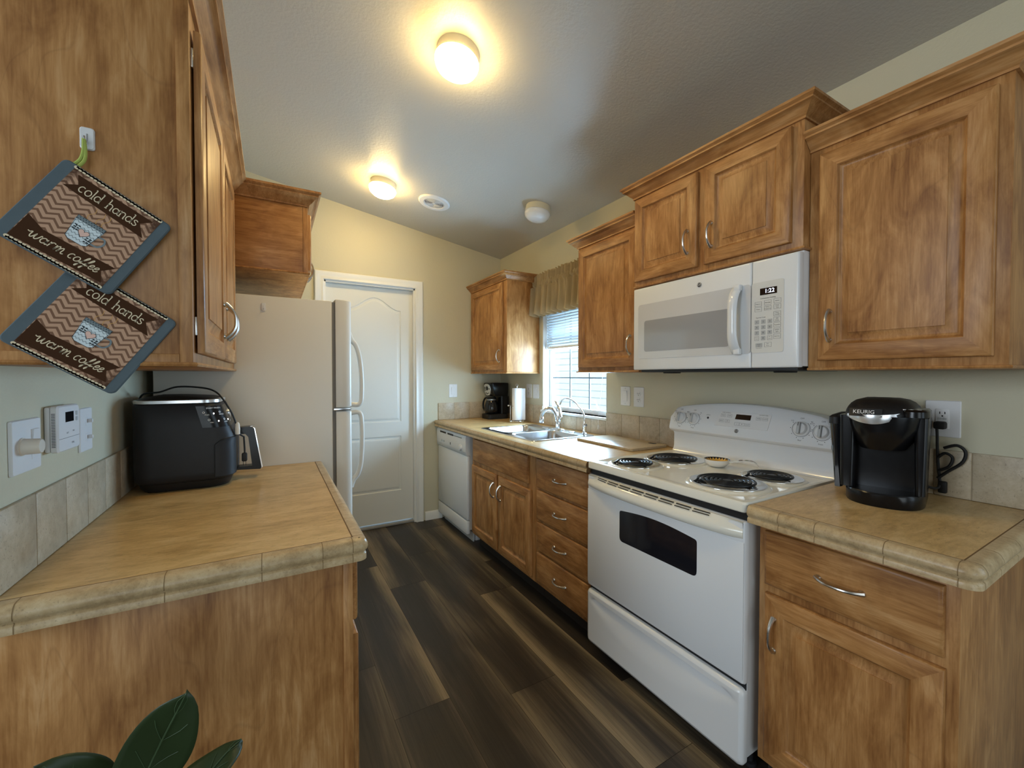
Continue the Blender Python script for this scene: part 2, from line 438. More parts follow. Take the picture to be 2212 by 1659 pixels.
g = G()
zr = zceil(RID)
g.prism([(2.15, zceil(2.15)), (RID, zr), (-4.1, zr-.166*(RID+4.1)*1), (-4.1, zr+.25), (RID, zr+.3), (2.15, zceil(2.15)+.2)], 'y', -4.1, 3.8)
struct('ceiling', g, CEIL, label='textured vaulted ceiling sloping up to the left', cat='ceiling')
# back wall with the door opening
DX0, DX1, DZ = .361, 1.118, 2.105
def wall_back_poly(x0, x1, z0, z1f):
    g.prism([(x0, z0), (x1, z0), (x1, z1f(x1)), (x0, z1f(x0))], 'y', YB, YB+.12)
zt = lambda x: (zceil(x) if x >= RID else zr-.166*(RID-x)) + .02
g = G()
wall_back_poly(-4, RID, 0, zt); wall_back_poly(RID, DX0, 0, zt); wall_back_poly(DX0, DX1, DZ, zt); wall_back_poly(DX1, XR+.12, 0, zt)
struct('wall_back', g, WALL, label='cream painted back wall with the white door', cat='wall')
# right wall with the kitchen window opening and the living-room window
WY0, WY1, WZ0, WZ1 = 2.138, 2.916, 1.035, 2.07
g = G(); X2 = XR+.10
ztop = zceil(XR)+.02
def rw(y0, y1, z0, z1): g.box((XR, y0, z0), (X2, y1, z1))
rw(-4, -2.05, 0, ztop); rw(-2.05, -.45, 0, .85); rw(-2.05, -.45, 2.15, ztop); rw(-.45, WY0, 0, ztop)
rw(WY0, WY1, 0, WZ0); rw(WY0, WY1, WZ1, ztop); rw(WY1, YB, 0, ztop)
struct('wall_right', g, WALL, label='beige painted right wall behind the cabinets', cat='wall')
g = G(); zl = lambda y: 0
g.box((XL-.11, 1.12, 0), (XL, YB, zceil(XL)+.02)); struct('wall_left', g, WALL, label='pale painted partition wall on the left', cat='wall')
g = G(); g.box((-4.1, -4, 0), (-4, YB, 2.6)); struct('wall_far_left', g, WALL2)
g = G(); g.box((-4, -4.1, 0), (-2.6, -4, 3.2)); g.box((.6, -4.1, 0), (2.1, -4, 3.2)); g.box((-2.6, -4.1, 2.45), (.6, -4, 3.2)); struct('wall_rear', g, WALL2)
# skirting on the back wall
g = G(); g.prism([(YB, 0), (YB-.014, 0), (YB-.014, .05), (YB-.011, .06), (YB-.011, .066), (YB-.005, .075), (YB, .078)], 'x', 1.198, 1.36)
struct('baseboard_back', g, WHITE, label='white moulded baseboard beside the dishwasher', cat='baseboard')

# door_1: casing + moulded leaf
dr = bpy.data.objects.new('door_1', None); COL.objects.link(dr); dr['kind'] = 'structure'; dr['label'] = 'white two-panel arched interior door in white casing'; dr['category'] = 'door'
CAS = [(0, 0), (0, .010), (.006, .016), (.016, .016), (.022, .012), (.040, .013), (.050, .018), (.064, .018), (.070, .012), (.070, 0)]
g = G()
def casing_ring(path2d):
    # path in x,z; inward edge first
    P = [Vector(p) for p in path2d]; rings = []
    for i, p in enumerate(P):
        a = (p-P[i-1]).normalized() if i else (P[1]-p).normalized(); b = (P[i+1]-p).normalized() if i < len(P)-1 else a
        na = Vector((-a.y, a.x)); nb = Vector((-b.y, b.x)); m_ = (na+nb).normalized(); m_ /= m_.dot(na)
        rings.append([Vector((p.x+m_.x*o, YB-h-.0005, p.y+m_.y*o)) for o, h in CAS])
    g.loft(rings)
casing_ring([(DX0+.005, 0), (DX0+.005, DZ-.005), (DX1-.005, DZ-.005), (DX1-.005, 0)])
# jamb
g.box((DX0, YB, 0), (DX0+.018, YB+.12, DZ)); g.box((DX1-.018, YB, 0), (DX1, YB+.12, DZ)); g.box((DX0, YB, DZ-.018), (DX1, YB+.12, DZ))
struct('door_casing', g, WHITE, dr)
g = G(); yd = YB+.045
lx0, lx1, lz0, lz1 = DX0+.019, DX1-.019, .028, DZ-.02
def arch(x0, x1, z0, zs, rise, n=22):
    """panel outline whose top swells in an ogee arch"""
    pts = [(x0, z0), (x1, z0), (x1, zs)]
    for i in range(1, n):
        t = i/n; u = abs(2*t-1); k = .5+.5*math.cos(PI*min(1, u*1.05)); pts.append((x1+(x0-x1)*t, zs+rise*k))
    pts.append((x0, zs)); return pts
def inset(poly, d):
    m = len(poly); out = []
    for i in range(m):
        a = Vector(poly[i])-Vector(poly[i-1]); b = Vector(poly[(i+1) % m])-Vector(poly[i])
        a.normalize(); b.normalize(); na = Vector((-a.y, a.x)); nb = Vector((-b.y, b.x)); q = na+nb
        q.normalize(); q /= max(.4, q.dot(na)); out.append((poly[i][0]+q.x*d, poly[i][1]+q.y*d))
    return out
pan = [arch(.545, .995, .915, 1.90, .10), [(.545, .30), (.995, .30), (.995, .787), (.545, .787)]]
# leaf face: outer slab plus raised panels set into grooves
g.box((lx0, yd+.002, lz0), (lx1, yd+.036, lz1), .002)
fr_outer = [g.bm.verts.new((p[0], yd-.004, p[1])) for p in ((lx0, lz0), (lx1, lz0), (lx1, lz1), (lx0, lz1))]
edges = [g.bm.edges.new((fr_outer[i], fr_outer[(i+1) % 4])) for i in range(4)]
for poly in pan:
    vv = [g.bm.verts.new((p[0], yd-.004, p[1])) for p in poly]
    edges += [g.bm.edges.new((vv[i], vv[(i+1) % len(vv)])) for i in range(len(vv))]
    R = [[Vector((p[0], yd+d, p[1])) for p in inset(poly, o)] for o, d in ((0, -.004), (.008, .0035), (.016, .0035), (.024, -.001), (.034, -.003))]
    g.loft(R, True, False, True)
bmesh.ops.triangle_fill(g.bm, use_beauty=True, edges=edges)
for p, q in (((lx0, lz0), (lx1, lz0)), ((lx1, lz0), (lx1, lz1)), ((lx1, lz1), (lx0, lz1)), ((lx0, lz1), (lx0, lz0))):
    g.face([g.bm.verts.new(v) for v in ((p[0], yd-.004, p[1]), (q[0], yd-.004, q[1]), (q[0], yd+.004, q[1]), (p[0], yd+.004, p[1]))])
struct('door_leaf', g, DOORW, dr, smooth=4)
g = G(); g.box((DX0+.018, YB+.005, 0), (DX1-.018, YB+.11, .016), .004); struct('threshold', g, plain('grey_threshold', lin(142, 140, 136), .4), dr)

# window_1
wn = bpy.data.objects.new('window_1', None); COL.objects.link(wn); wn['kind'] = 'structure'; wn['label'] = 'white kitchen window with muntin bars above the sink'; wn['category'] = 'window'
g = G(); t_ = .006
g.box((XR-.002, WY0-.001, WZ0), (X2, WY0+t_, WZ1)); g.box((XR-.002, WY1-t_, WZ0), (X2, WY1+.001, WZ1)); g.box((XR-.002, WY0, WZ1-t_), (X2, WY1, WZ1))
struct('jamb_lining', g, WHITE, wn)
g = G(); g.box((XR-.020, WY0-.012, WZ0-.018), (X2, WY1+.012, WZ0), .003); struct('window_sill', g, WHITE, wn)
g = G(); fx0, fx1 = XR+.065, XR+.098
for y0, y1, z0, z1 in ((WY0+t_, WY0+.04, WZ0, WZ1), (WY1-.04, WY1-t_, WZ0, WZ1), (WY0+.04, WY1-.04, WZ0, WZ0+.035), (WY0+.04, WY1-.04, WZ1-.04, WZ1-t_), (WY0+.04, WY1-.04, 1.535, 1.575)):
    g.box((fx0, y0, z0), (fx1, y1, z1), .003)
struct('window_frame', g, WHITE, wn)
g = G(); py0, py1 = WY0+.04, WY1-.04
for k in (1, 2):
    yy = py0+(py1-py0)*k/3; g.box((fx0+.010, yy-.006, WZ0+.03), (fx0+.022, yy+.006, 1.54), .002); g.box((fx0+.010, yy-.008, 1.57), (fx0+.022, yy+.008, WZ1-.03), .002)
for zz in (1.307, 1.81): g.box((fx0+.010, py0, zz-.006), (fx0+.022, py1, zz+.006), .002)
struct('muntin', g, plain('backlit_shade_muntin', lin(112, 126, 134), .5), wn)  # the grey puts the bars' backlit shade into their colour
g = G(); g.box((fx0+.014, py0-.01, WZ0+.02), (fx0+.018, py1+.01, WZ1-.03)); struct('window_pane', g, GLASS, wn)

# tiled splashback strips
def tiles(name, axis, fixed, thick, seams, z0, z1, label):
    g = G(); a, b = seams[0], seams[-1]
    def bx(u0, u1, zz0, zz1, d0, d1, bev, mi):
        if axis == 'y': g.box((fixed+d0, u0, zz0), (fixed+d1, u1, zz1), bev, 2, mi)
        else: g.box((u0, fixed+d0, zz0), (u1, fixed+d1, zz1), bev, 2, mi)
    bx(a, b, z0, z1-.001, -thick*.0, thick*.72, 0, 1)
    for p, q in zip(seams[:-1], seams[1:]): bx(p+.0012, q-.0012, z0, z1, 0, thick, .002, 0)
    return struct(name, g, [SPLASH, GROUT], label=label, cat='backsplash')
tiles('trim_1', 'y', XL, .009, [1.13, 1.274, 1.423, 1.560, 1.698, 1.845, 1.99, 2.17], ZC+.001, 1.071, 'beige tile splashback on the left wall')
tiles('trim_2', 'x', YB, -.009, [1.327, 1.486, 1.638, 1.79, XR-.01], ZC+.001, 1.071, 'beige tile splashback on the back wall')
tiles('trim_3', 'y', XR, -.009, [.262, .42, .51, .665, .82, .97, 1.12, 1.27, 1.42, 1.53, 1.683, 1.838, 1.99, 2.14], ZC+.001, 1.071, 'beige tile splashback on the right wall by the stove')
tiles('trim_4', 'y', XR, -.009, [2.14, 2.293, 2.452, 2.61, 2.77, 2.914], ZC+.001, 1.014, 'low beige tile splashback under the window')
tiles('trim_5', 'y', XR, -.009, [2.914, 3.06, 3.21, 3.36, 3.51, YB-.01], ZC+.001, 1.071, 'beige tile splashback in the corner behind the coffee maker')

# ------------------------------------------------------------------ cabinet joinery
def frameM(n, face):
    """(a, z, d) -> world; n: outward normal of the face"""
    if n == '-x': return lambda a, z, d: Vector((face-d, a, z))
    if n == '+x': return lambda a, z, d: Vector((face+d, a, z))
    if n == '-y': return lambda a, z, d: Vector((a, face-d, z))
def panel_door(a0, a1, z0, z1, M, t=.018, fw=.055):
    g = G()
    loops = [(0, .0005), (0, t-.005), (.002, t-.002), (.006, t), (fw-.006, t), (fw-.003, t-.003), (fw-.002, t-.006), (fw+.004, t-.0105), (fw+.007, t-.0115), (fw+.010, t-.0115), (fw+.030, t-.0035), (fw+.0305, t-.0010), (fw+.034, t-.0005)]
    R = [[M(a0+i, z0+i, d), M(a1-i, z0+i, d), M(a1-i, z1-i, d), M(a0+i, z1-i, d)] for i, d in loops]
    g.loft(R, mis=lambda j, i: 1 if (i in (0, 2) and j in (2, 3, 4)) else 0)
    return g
def slab(a0, a1, z0, z1, M, t=.018):
    g = G()
    R = [[M(a0+i, z0+i, d), M(a1-i, z0+i, d), M(a1-i, z1-i, d), M(a0+i, z1-i, d)] for i, d in ((0, .0005), (0, t-.006), (.003, t-.002), (.010, t))]
    return g.loft(R)
def pull(M, a, z, vert=True, span=.096, proud=.027):
    """bow handle with flared feet"""
    g = G(); pts = []; rs = []; k = 16
    for i in range(k+1):
        s = i/k*2-1; d = proud*(1-abs(s)**2.6)+.004; w = .0042+.0030*abs(s)**3
        off = s*(span/2+.004)
        pts.append(M(a, z+off, d) if vert else M(a+off, z, d)); rs.append(w)
    g.tube(pts, rs, 8)
    for s in (-1, 1):
        c0 = [M(a, z+s*span/2, 0), M(a, z+s*span/2, .002), M(a, z+s*span/2, .007)] if vert else [M(a+s*span/2, z, 0), M(a+s*span/2, z, .002), M(a+s*span/2, z, .007)]
        g.tube(c0, [.0085, .0085, .0045], 10)
    return g
CROWN = [(0, 0), (.007, 0), (.007, .007), (.011, .012), (.018, .017), (.026, .026), (.036, .036), (.043, .039), (.045, .040), (.045, .046), (.050, .050), (.055, .053), (.055, .062), (0, .062)]
LIGHTRAIL = [(0, 0), (.007, .001), (.009, .005), (.007, .009), (0, .010)]

def grains(n): return (WV, WY) if n in '-x+x' else (WV, WX)
def cabinet(name, label, box, n, parts_fn, crown=None, rail=None, crown_side=1, zc=2.11, group=None, cat='cabinet', drop=(0, 0)):
    (x0, x1, y0, y1, z0, z1) = box
    t = T(name, label, cat, ((x0+x1)/2, (y0+y1)/2, z0), group)
    g = G(); g.box((x0, y0, z0), (x1, y1, z1), .0015)
    if rail: g.sweep(rail, LIGHTRAIL, z0, crown_side)
    t.part('carcass', g, WV)
    if crown:
        g = G(); g.sweep(crown, CROWN, zc, crown_side, drop=drop); t.part('crown_moulding', g, WY)
    parts_fn(t); return t
def add_door(t, M, a0, a1, z0, z1, hnd=None, span=.096, n='-x', fw=.055, thick=.018):
    d = t.part('door', panel_door(a0, a1, z0, z1, M, thick, fw), grains(n))
    if hnd: 
        M2 = lambda a, z, dd: M(a, z, dd+thick-.0005)
        t.part('handle', pull(M2, hnd[0], hnd[1], True, span), NICKEL, d, 'curved brushed nickel pull')
    return d
def add_drawer(t, M, a0, a1, z0, z1, hnd=None, name='drawer', n='-x'):
    d = t.part(name, slab(a0, a1, z0, z1, M), WY if n != '-y' else WX)
    if hnd:
        M2 = lambda a, z, dd: M(a, z, dd+.0175)
        t.part('handle', pull(M2, hnd[0], hnd[1], False, .100), NICKEL, d, 'curved brushed nickel pull')
    return d
# --- right side, wall cabinets
XU = 1.665; ZU = 1.342
MU = frameM('-x', XU)
G1 = 'maple wall cabinets'
cabinet('wall_cabinet', 'small maple wall cabinet in the far corner left of the window', (XU, XR-.001, 2.972, YB-.001, ZU, 2.125), '-x',
        lambda t: add_door(t, MU, 3.028, 3.645, 1.372, 2.10, (3.071, 1.489)), [(XR-.002, 2.972), (XU, 2.972), (XU, YB-.002)], [(XR-.002, 2.972), (XU, 2.972), (XU, YB-.002)], -1, group=G1)
cabinet('wall_cabinet', 'narrow maple wall cabinet between the window and the microwave', (XU, XR-.001, 1.5485, 2.055, ZU, 2.125), '-x',
        lambda t: add_door(t, MU, 1.565, 2.038, 1.372, 2.095, (1.600, 1.487)), [(XU, 1.549), (XU, 2.055), (XR-.002, 2.055)], [(XU, 1.549), (XU, 2.055), (XR-.002, 2.055)], -1, group=G1)
XM = 1.622; MM = frameM('-x', XM)
def mid(t):
    add_door(t, MM, 1.178, 1.536, 1.800, 2.212, (1.222, 1.917)); add_door(t, MM, .798, 1.142, 1.800, 2.212, (1.106, 1.917))
cabinet('wall_cabinet', 'short two-door maple wall cabinet above the microwave', (XM, XR-.001, .7625, 1.5475, 1.770, 2.235), '-x', mid,
        [(XR-.002, .763), (XM, .763), (XM, 1.547), (XR-.002, 1.547)], [(XR-.002, .763), (XM, .763), (XM, 1.547)], -1, 2.222, group=G1)
def rgt(t): add_door(t, MU, .318, .728, 1.376, 2.088, (.690, 1.494), fw=.060)
cabinet('wall_cabinet', 'tall single-door maple wall cabinet right of the microwave', (XU, XR-.001, .292, .7615, ZU, 2.125), '-x', rgt,
        [(XR-.002, .292), (XU, .292), (XU, .761)], [(XR-.002, .292), (XU, .292), (XU, .761)], -1, group=G1)
# --- left side
XLU = -.145; ML = frameM('+x', XLU)
def lft(t):
    M2 = lambda a, z, d: ML(a, z, d+.004)
    add_door(t, M2, 1.124, 1.570, 1.372, 2.062, (1.530, 1.49), n='+x', thick=.015)
    add_door(t, M2, 1.578, 2.02, 1.372, 2.062, (1.618, 1.49), n='+x', thick=.015)
    g = G(); 
    g.box((XLU-.022, 1.0965, ZU+.004), (XLU+.0005, 1.101, 2.11), .001); g.box((XL+.001, 1.0965, ZU+.002), (XLU-.0225, 1.101, ZU+.026), .001)
    t.part('end_trim', g, WV)
    for zz in (1.43, 2.0):
        g = G(); g.box((XLU, 1.116, zz-.02), (XLU+.005, 1.128, zz+.02), .001); t.part('hinge', g, NICKEL)
cabinet('wall_cabinet', 'maple wall cabinet on the left with pot holders hung on its end', (XL+.0005, XLU, 1.101, 2.1755, ZU, 2.125), '+x', lft,
        [(XL+.001, 1.101), (XLU, 1.101), (XLU, 2.1775), (XLU+.1, 2.1775)], [(XL+.001, 1.101), (XLU, 1.101), (XLU, 2.175)], 1, group=G1, drop=(0, 1))
XF2 = .149; MF = frameM('+x', XF2)
def ovf(t):
    add_door(t, MF, 2.215, 2.55, 1.825, 2.09, (2.515, 1.90), n='+x', fw=.05); add_door(t, MF, 2.56, 2.90, 1.825, 2.09, (2.60, 1.90), n='+x', fw=.05)
    g = G(); g.box((XF2-.020, 2.1745, 1.80), (XF2, 2.1775, 2.11), .001); t.part('end_trim', g, WV)
    g = G(); g.box((XLU+.001, 2.1755, 1.806), (XF2-.021, 2.178, 2.11), .0005); t.part('side_panel', g, WX)
cabinet('wall_cabinet', 'deep maple cabinet mounted over the refrigerator', (XL+.0005, XF2, 2.178, 2.94, 1.796, 2.125), '+x', ovf,
        [(XLU+.0005, 1.9), (XLU+.0005, 2.178), (XF2, 2.178), (XF2, 2.94), (XL+.001, 2.94)], [(XLU+.01, 2.178), (XF2, 2.178), (XF2, 2.94)], 1, group=G1, drop=(1, 0))
# --- base cabinets
XB = 1.340; MB = frameM('-x', XB); G2 = 'maple base cabinets'
def base(name, label, x0, x1, y0, y1, n, fn, z1=.861, toe=.06, hollow=False):
    t = T(name, label, 'cabinet', ((x0+x1)/2, (y0+y1)/2, 0), G2)
    g = G()
    if hollow:
        for b in (((x0, y0, .10), (x0+.019, y1, z1)), ((x0+.019, y0, .10), (x1, y0+.016, z1)), ((x0+.019, y1-.016, .10), (x1, y1, z1)), ((x1-.012, y0+.016, .10), (x1, y1-.016, z1)), ((x0+.019, y0+.016, .10), (x1-.012, y1-.016, .118))): g.box(*b)
    else: g.box((x0, y0, .10), (x1, y1, z1), .0015)
    t.part('carcass', g, WV)
    g = G()
    if n == '-x': g.box((x0+toe, y0+.002, 0), (x1, y1-.002, .10))
    else: g.box((x0, y0+.03, 0), (x1-toe, y1-.002, .10))
    t.part('toe_kick', g, plain('dark_toe_kick', lin(40, 32, 26), .7))
    fn(t); return t
def b_r(t):
    add_drawer(t, MB, .321, .721, .674, .841, (.522, .757)); add_door(t, MB, .318, .719, .125, .648, (.689, .530), fw=.062)
base('base_cabinet', 'maple base cabinet with one drawer and door right of the stove', XB, XR-.003, .297, .743, '-x', b_r)
def b_s(t):
    add_drawer(t, MB, 2.115, 2.893, .672, .842, None, 'false_drawer_front')
    add_door(t, MB, 2.514, 2.918, .122, .640, (2.552, .530)); add_door(t, MB, 2.082, 2.488, .122, .640, (2.452, .530))
base('base_cabinet', 'two-door maple sink base cabinet beside the dishwasher', XB, XR-.003, 2.0425, 2.935, '-x', b_s, hollow=True)
def b_d(t):
    for a, b in ((.675, .846), (.490, .660), (.312, .474), (.128, .298)): add_drawer(t, MB, 1.552, 2.012, a, b, (1.782, (a+b)/2-.003))
base('base_cabinet', 'maple four-drawer base cabinet left of the stove', XB, XR-.003, 1.533, 2.0415, '-x', b_d)
XBL = .170; MBL = frameM('+x', XBL)
def b_l(t):
    add_drawer(t, MBL, 1.13, 2.14, .69, .842, (1.6, .765), n='+x')
    add_door(t, MBL, 1.125, 1.63, .125, .655, (1.59, .53), n='+x'); add_door(t, MBL, 1.64, 2.14, .125, .655, (1.68, .53), n='+x')
    g = G(); g.box((XBL-.022, 1.1015, .0), (XBL+.0005, 1.106, .861), .001); t.part('end_trim', g, WV)
base('base_cabinet', 'maple base cabinet on the left with a large plain end panel', XL+.003, XBL, 1.105, 2.1765, '+x', b_l)

# --- worktops
NOSE = [(-.0335, -.002), (-.0335, .0003), (-.0305, .0003), (-.030, .0003), (-.014, .0004), (-.006, -.001), (-.001, -.006), (.003, -.014), (.004, -.021), (.002, -.028), (-.003, -.033), (-.004, -.036), (-.001, -.0385), (0, -.040), (0, -.053), (-.03, -.053), (-.03, -.002)]
def corner(pts, r, n=6):
    out = [pts[0]]
    for i in range(1, len(pts)-1):
        p = Vector(pts[i]); a = (Vector(pts[i-1])-p).normalized(); b = (Vector(pts[i+1])-p).normalized()
        c = p+(a+b)*r
        for k in range(n+1):
            th = PI/2*k/n; out.append(tuple(c - b*r*math.cos(th) - a*r*math.sin(th)))
    out.append(pts[-1]); return out
def seam_lines(g, path, seams, side, z):
    """grout joints across the edge tile, as fine raised bands of grout following the profile"""
    P = [Vector(p) for p in path]
    for (x, y, dx, dy) in seams:
        d = Vector((dx, dy)).normalized(); w = .0009
        prof = [(o+.0002 if o > -.02 else o, h+.0003) for o, h in NOSE[3:15]]
        n_ = Vector((d.y, -d.x))*side
        rings = [[Vector((x, y, z)) + Vector((n_.x*o, n_.y*o, h)) + Vector((d.x*s, d.y*s, 0)) for o, h in prof] for s in (-w, w)]
        g.loft(rings, False, False, False, 2)
def worktop(label, slabs, path, side, seams, org):
    t = T('worktop', label, 'countertop', org, 'tan stone worktops')
    g = G()
    for b in slabs: g.box(b[0], b[1])
    t.part('surface', g, TOP)
    g = G(); g.sweep(path, NOSE, ZC, side, mis=lambda j, i: 1 if i in (0, 1) else 0)
    seam_lines(g, path, seams, side, ZC)
    t.part('edge_tile', g, [EDGE, DKGROUT, GROUT2])
zc0 = .8625
# left
lp = corner([(XL+.002, 1.078), (.203, 1.078), (.203, 2.176)], .020)
sl = [(x, 1.078, 1, 0) for x in (-.405, -.195, -.025, .10)] + [(.168, 1.078, 1, 0)] + [(.203, y, 0, 1) for y in (1.113, 1.26, 1.41, 1.56, 1.71, 1.86, 2.01)]
worktop('tan stone worktop on the left with the air fryer', [((XL+.0005, 1.111, zc0), (.170, 2.1765, ZC))], lp, 1, sl, (-.12, 1.6, zc0))
# long one with the sink cut-out
SX0, SX1, SY0, SY1 = 1.395, 1.895, 2.155, 2.915
XC = 1.292
worktop('long tan stone worktop around the kitchen sink', [((XC+.033, 1.531, zc0), (XR-.0005, SY0+.012, ZC)), ((XC+.033, SY1-.012, zc0), (XR-.0005, YB-.0005, ZC)), ((XC+.033, SY0+.012, zc0), (SX0+.012, SY1-.012, ZC)), ((SX1-.012, SY0+.012, zc0), (XR-.0005, SY1-.012, ZC))],
        [(XC, 1.531), (XC, YB-.001)], -1, [(XC, 1.60+.152*k, 0, 1) for k in range(14)], (1.65, 2.6, zc0))
rp = corner([(XC, .7565), (XC, .258), (XR-.001, .258)], .030)
worktop('tan stone worktop on the right under the pod coffee machine', [((XC+.033, .291, zc0), (XR-.0005, .7565, ZC))], rp, 1,
        [(XC, y, 0, -1) for y in (.665, .57, .42, .292)] + [(x, .258, 1, 0) for x in (1.325, 1.45, 1.60, 1.75, 1.90)], (1.65, .5, zc0))


# ------------------------------------------------------------------ sink and taps
t = T('kitchen_sink', 'double-bowl stainless steel sink set into the long worktop', 'sink', (1.645, 2.535, ZC))
g = G(); zt_ = ZC+.0045
bowls = [((1.432, 1.800), (2.572, 2.885)), ((1.432, 1.800), (2.185, 2.520))]
outer = rrect(SX0, SX1, SY0, SY1, .03, 5, zt_)
vv = [g.bm.verts.new(p) for p in outer]; ed = [g.bm.edges.new((vv[i], vv[(i+1) % len(vv)])) for i in range(len(vv))]
for (bx, by) in bowls:
    hv = [g.bm.verts.new(p) for p in rrect(bx[0], bx[1], by[0], by[1], .05, 6, zt_)]; ed += [g.bm.edges.new((hv[i], hv[(i+1) % len(hv)])) for i in range(len(hv))]
bmesh.ops.triangle_fill(g.bm, use_beauty=True, edges=ed)
g.loft([rrect(SX0, SX1, SY0, SY1, .03, 5, zt_), rrect(SX0-.003, SX1+.003, SY0-.003, SY1+.003, .033, 5, ZC+.0005)], True, False, False)
t.part('rim', g, STEEL, smooth=30)
for (bx, by) in bowls:
    g = G(); R = []
    for ins, z, r in ((0, zt_, .05), (.004, zt_-.006, .05), (.008, ZC-.10, .05), (.018, ZC-.150, .055), (.045, ZC-.165, .06), (.10, ZC-.168, .03)):
        R.append(rrect(bx[0]+ins, bx[1]-ins, by[0]+ins, by[1]-ins, r, 6, z))
    g.loft(R, True, False, True)
    b = t.part('bowl', g, STEEL, smooth=60)
    g = G(); cx, cy = (bx[0]+bx[1])/2, (by[0]+by[1])/2
    g.lathe([(.043, ZC-.1675), (.043, ZC-.165), (.034, ZC-.164), (.030, ZC-.167)], (cx, cy, 0), n=24); t.part('drain', g, CHROME, b)

t = T('kitchen_faucet', 'chrome pull-out kitchen faucet on the back of the sink', 'faucet', (1.852, 2.545, zt_))
g = G(); g.loft([[Vector((1.852+.027*s*(math.cos(a)), 2.545+.100*s*math.sin(a)*(1 if abs(math.sin(a)) < .999 else 1), zt_+h)) for a in [2*PI*i/36 for i in range(36)]] for s, h in ((1, 0), (1, .006), (.9, .011), (.5, .013))]); t.part('base_plate', g, CHROME)
g = G(); sp = cr([(1.858, 2.530, zt_+.010), (1.856, 2.534, zt_+.06), (1.848, 2.545, zt_+.115), (1.828, 2.568, zt_+.155), (1.800, 2.60, zt_+.150), (1.782, 2.62, zt_+.118), (1.776, 2.626, zt_+.095)], 6)
g.tube(sp, [.019-.004*min(1, i/12) for i in range(len(sp))], 16); t.part('spout', g, CHROME)
g = G(); g.lathe([(.012, .012), (.016, .006), (.019, -.012), (.021, -.030), (.017, -.038), (.010, -.040)], (1.775, 2.627, zt_+.085), n=20); t.part('spray_head', g, CHROME)
g = G(); g.lathe([(.021, 0), (.023, .03), (.022, .055), (.015, .07)], (1.860, 2.527, zt_+.010), n=20)
g.tube(cr([(1.862, 2.520, zt_+.06), (1.868, 2.512, zt_+.10), (1.872, 2.540, zt_+.165), (1.868, 2.570, zt_+.205), (1.866, 2.585, zt_+.212)], 5), [.017]*6+[.014]*5+[.010]*6+[.007]*4, 12); t.part('lever', g, CHROME)

t = T('filtered_water_tap', 'slim chrome gooseneck drinking-water tap right of the sink faucet', 'tap', (1.868, 2.235, zt_))
g = G(); g.lathe([(.021, 0), (.021, .006), (.014, .012), (.011, .03), (.014, .045), (.014, .065), (.009, .075)], (1.868, 2.235, zt_), n=20); t.part('body', g, CHROME)
g = G(); gp = cr([(1.868, 2.235, zt_+.065), (1.866, 2.236, zt_+.12), (1.862, 2.262, zt_+.165), (1.850, 2.315, zt_+.215), (1.832, 2.375, zt_+.242), (1.815, 2.415, zt_+.232), (1.805, 2.437, zt_+.195)], 6); g.tube(gp, .0062, 12); t.part('gooseneck', g, CHROME)
g = G(); g.tube([(1.868, 2.235, zt_+.055), (1.856, 2.212, zt_+.062), (1.846, 2.194, zt_+.068)], [.006, .007, .009], 10); t.part('lever', g, CHROME)
g = G(); g.lathe([(.024, 0), (.024, .004), (.018, .007), (.0, .008)], (1.862, 2.365, zt_), n=24)
single('sink_hole_cover', g, STEEL, 'round steel cover plate on the sink deck between the two taps', 'cover', (1.862, 2.365, zt_))

g = G(); bd = rrect(1.668, 1.950, 1.605, 2.055, .012, 4)
g.loft([[Vector((p.x+ox*s, p.y, z)) for p in rrect(1.668+i, 1.950-i, 1.605+i, 2.075-i, .012, 4)] for i, z, s, ox in ((.001, ZC+.001, 0, 0), (0, ZC+.003, 0, 0), (0, ZC+.0145, 0, 0), (.002, ZC+.016, 0, 0))])
t = T('cutting_board', 'thin beige stone-pattern cutting board on the worktop left of the stove', 'board', (1.81, 1.83, ZC))
t.part('board', g, stone('beige_board', lin(190, 172, 142), lin(172, 152, 122), lin(204, 188, 160), 'x', 2, .3))
g = G(); g.loft([rrect(1.895, 1.925, 1.655, 1.705, .012, 5, z) for z in (ZC+.0161, ZC+.0164)]); t.part('grip_slot', g, BLACKM, None, 'dark grip slot')

# ------------------------------------------------------------------ dishwasher
t = T('dishwasher', 'white built-in dishwasher at the far end of the base cabinets', 'dishwasher', (1.6, 3.32, 0))
y0, y1 = 2.995, 3.650
g = G(); g.box((1.345, y0+.004, .10), (1.96, y1-.004, .858)); g.box((1.40, y0+.02, 0), (1.90, y1-.02, .10)); t.part('body', g, PLASTW)
g = G(); g.box((1.318, y0, .183), (1.3445, y1, .690), .006); t.part('door', g, ENAMEL)
g = G(); g.prism([(1.344, .692), (1.318, .692), (1.311, .702), (1.306, .73), (1.306, .835), (1.313, .850), (1.344, .852)], 'y', y0, y1); cp = t.part('control_panel', g, PLASTW)
g = G(); g.box((1.3045, 3.42, .818), (1.3062, 3.56, .832)); g.box((1.3045, 3.25, .818), (1.3062, 3.38, .832)); g.box((1.3045, 3.07, .823), (1.3062, 3.245, .827)); t.part('door_latch_vent', g, BLACK, cp, 'black vent and latch slot')
g = G(); M = Matrix.Rotation(-PI/2, 4, 'Y'); g.lathe([(.026, 0), (.026, .006), (.022, .016), (.0, .017)], (1.306, 3.09, .748), n=24, M=M); g.box((1.2872, 3.087, .735), (1.290, 3.093, .772), .001); t.part('dial', g, PLASTW, cp)
for yy in (3.52, 3.47): 
    g = G(); g.box((1.3035, yy-.014, .741), (1.3062, yy+.014, .757), .001); t.part('button', g, PLASTG, cp)
g = G(); g.box((1.3048, 3.315, .738), (1.3062, 3.325, .757)); t.part('indicator', g, BLACK, cp)
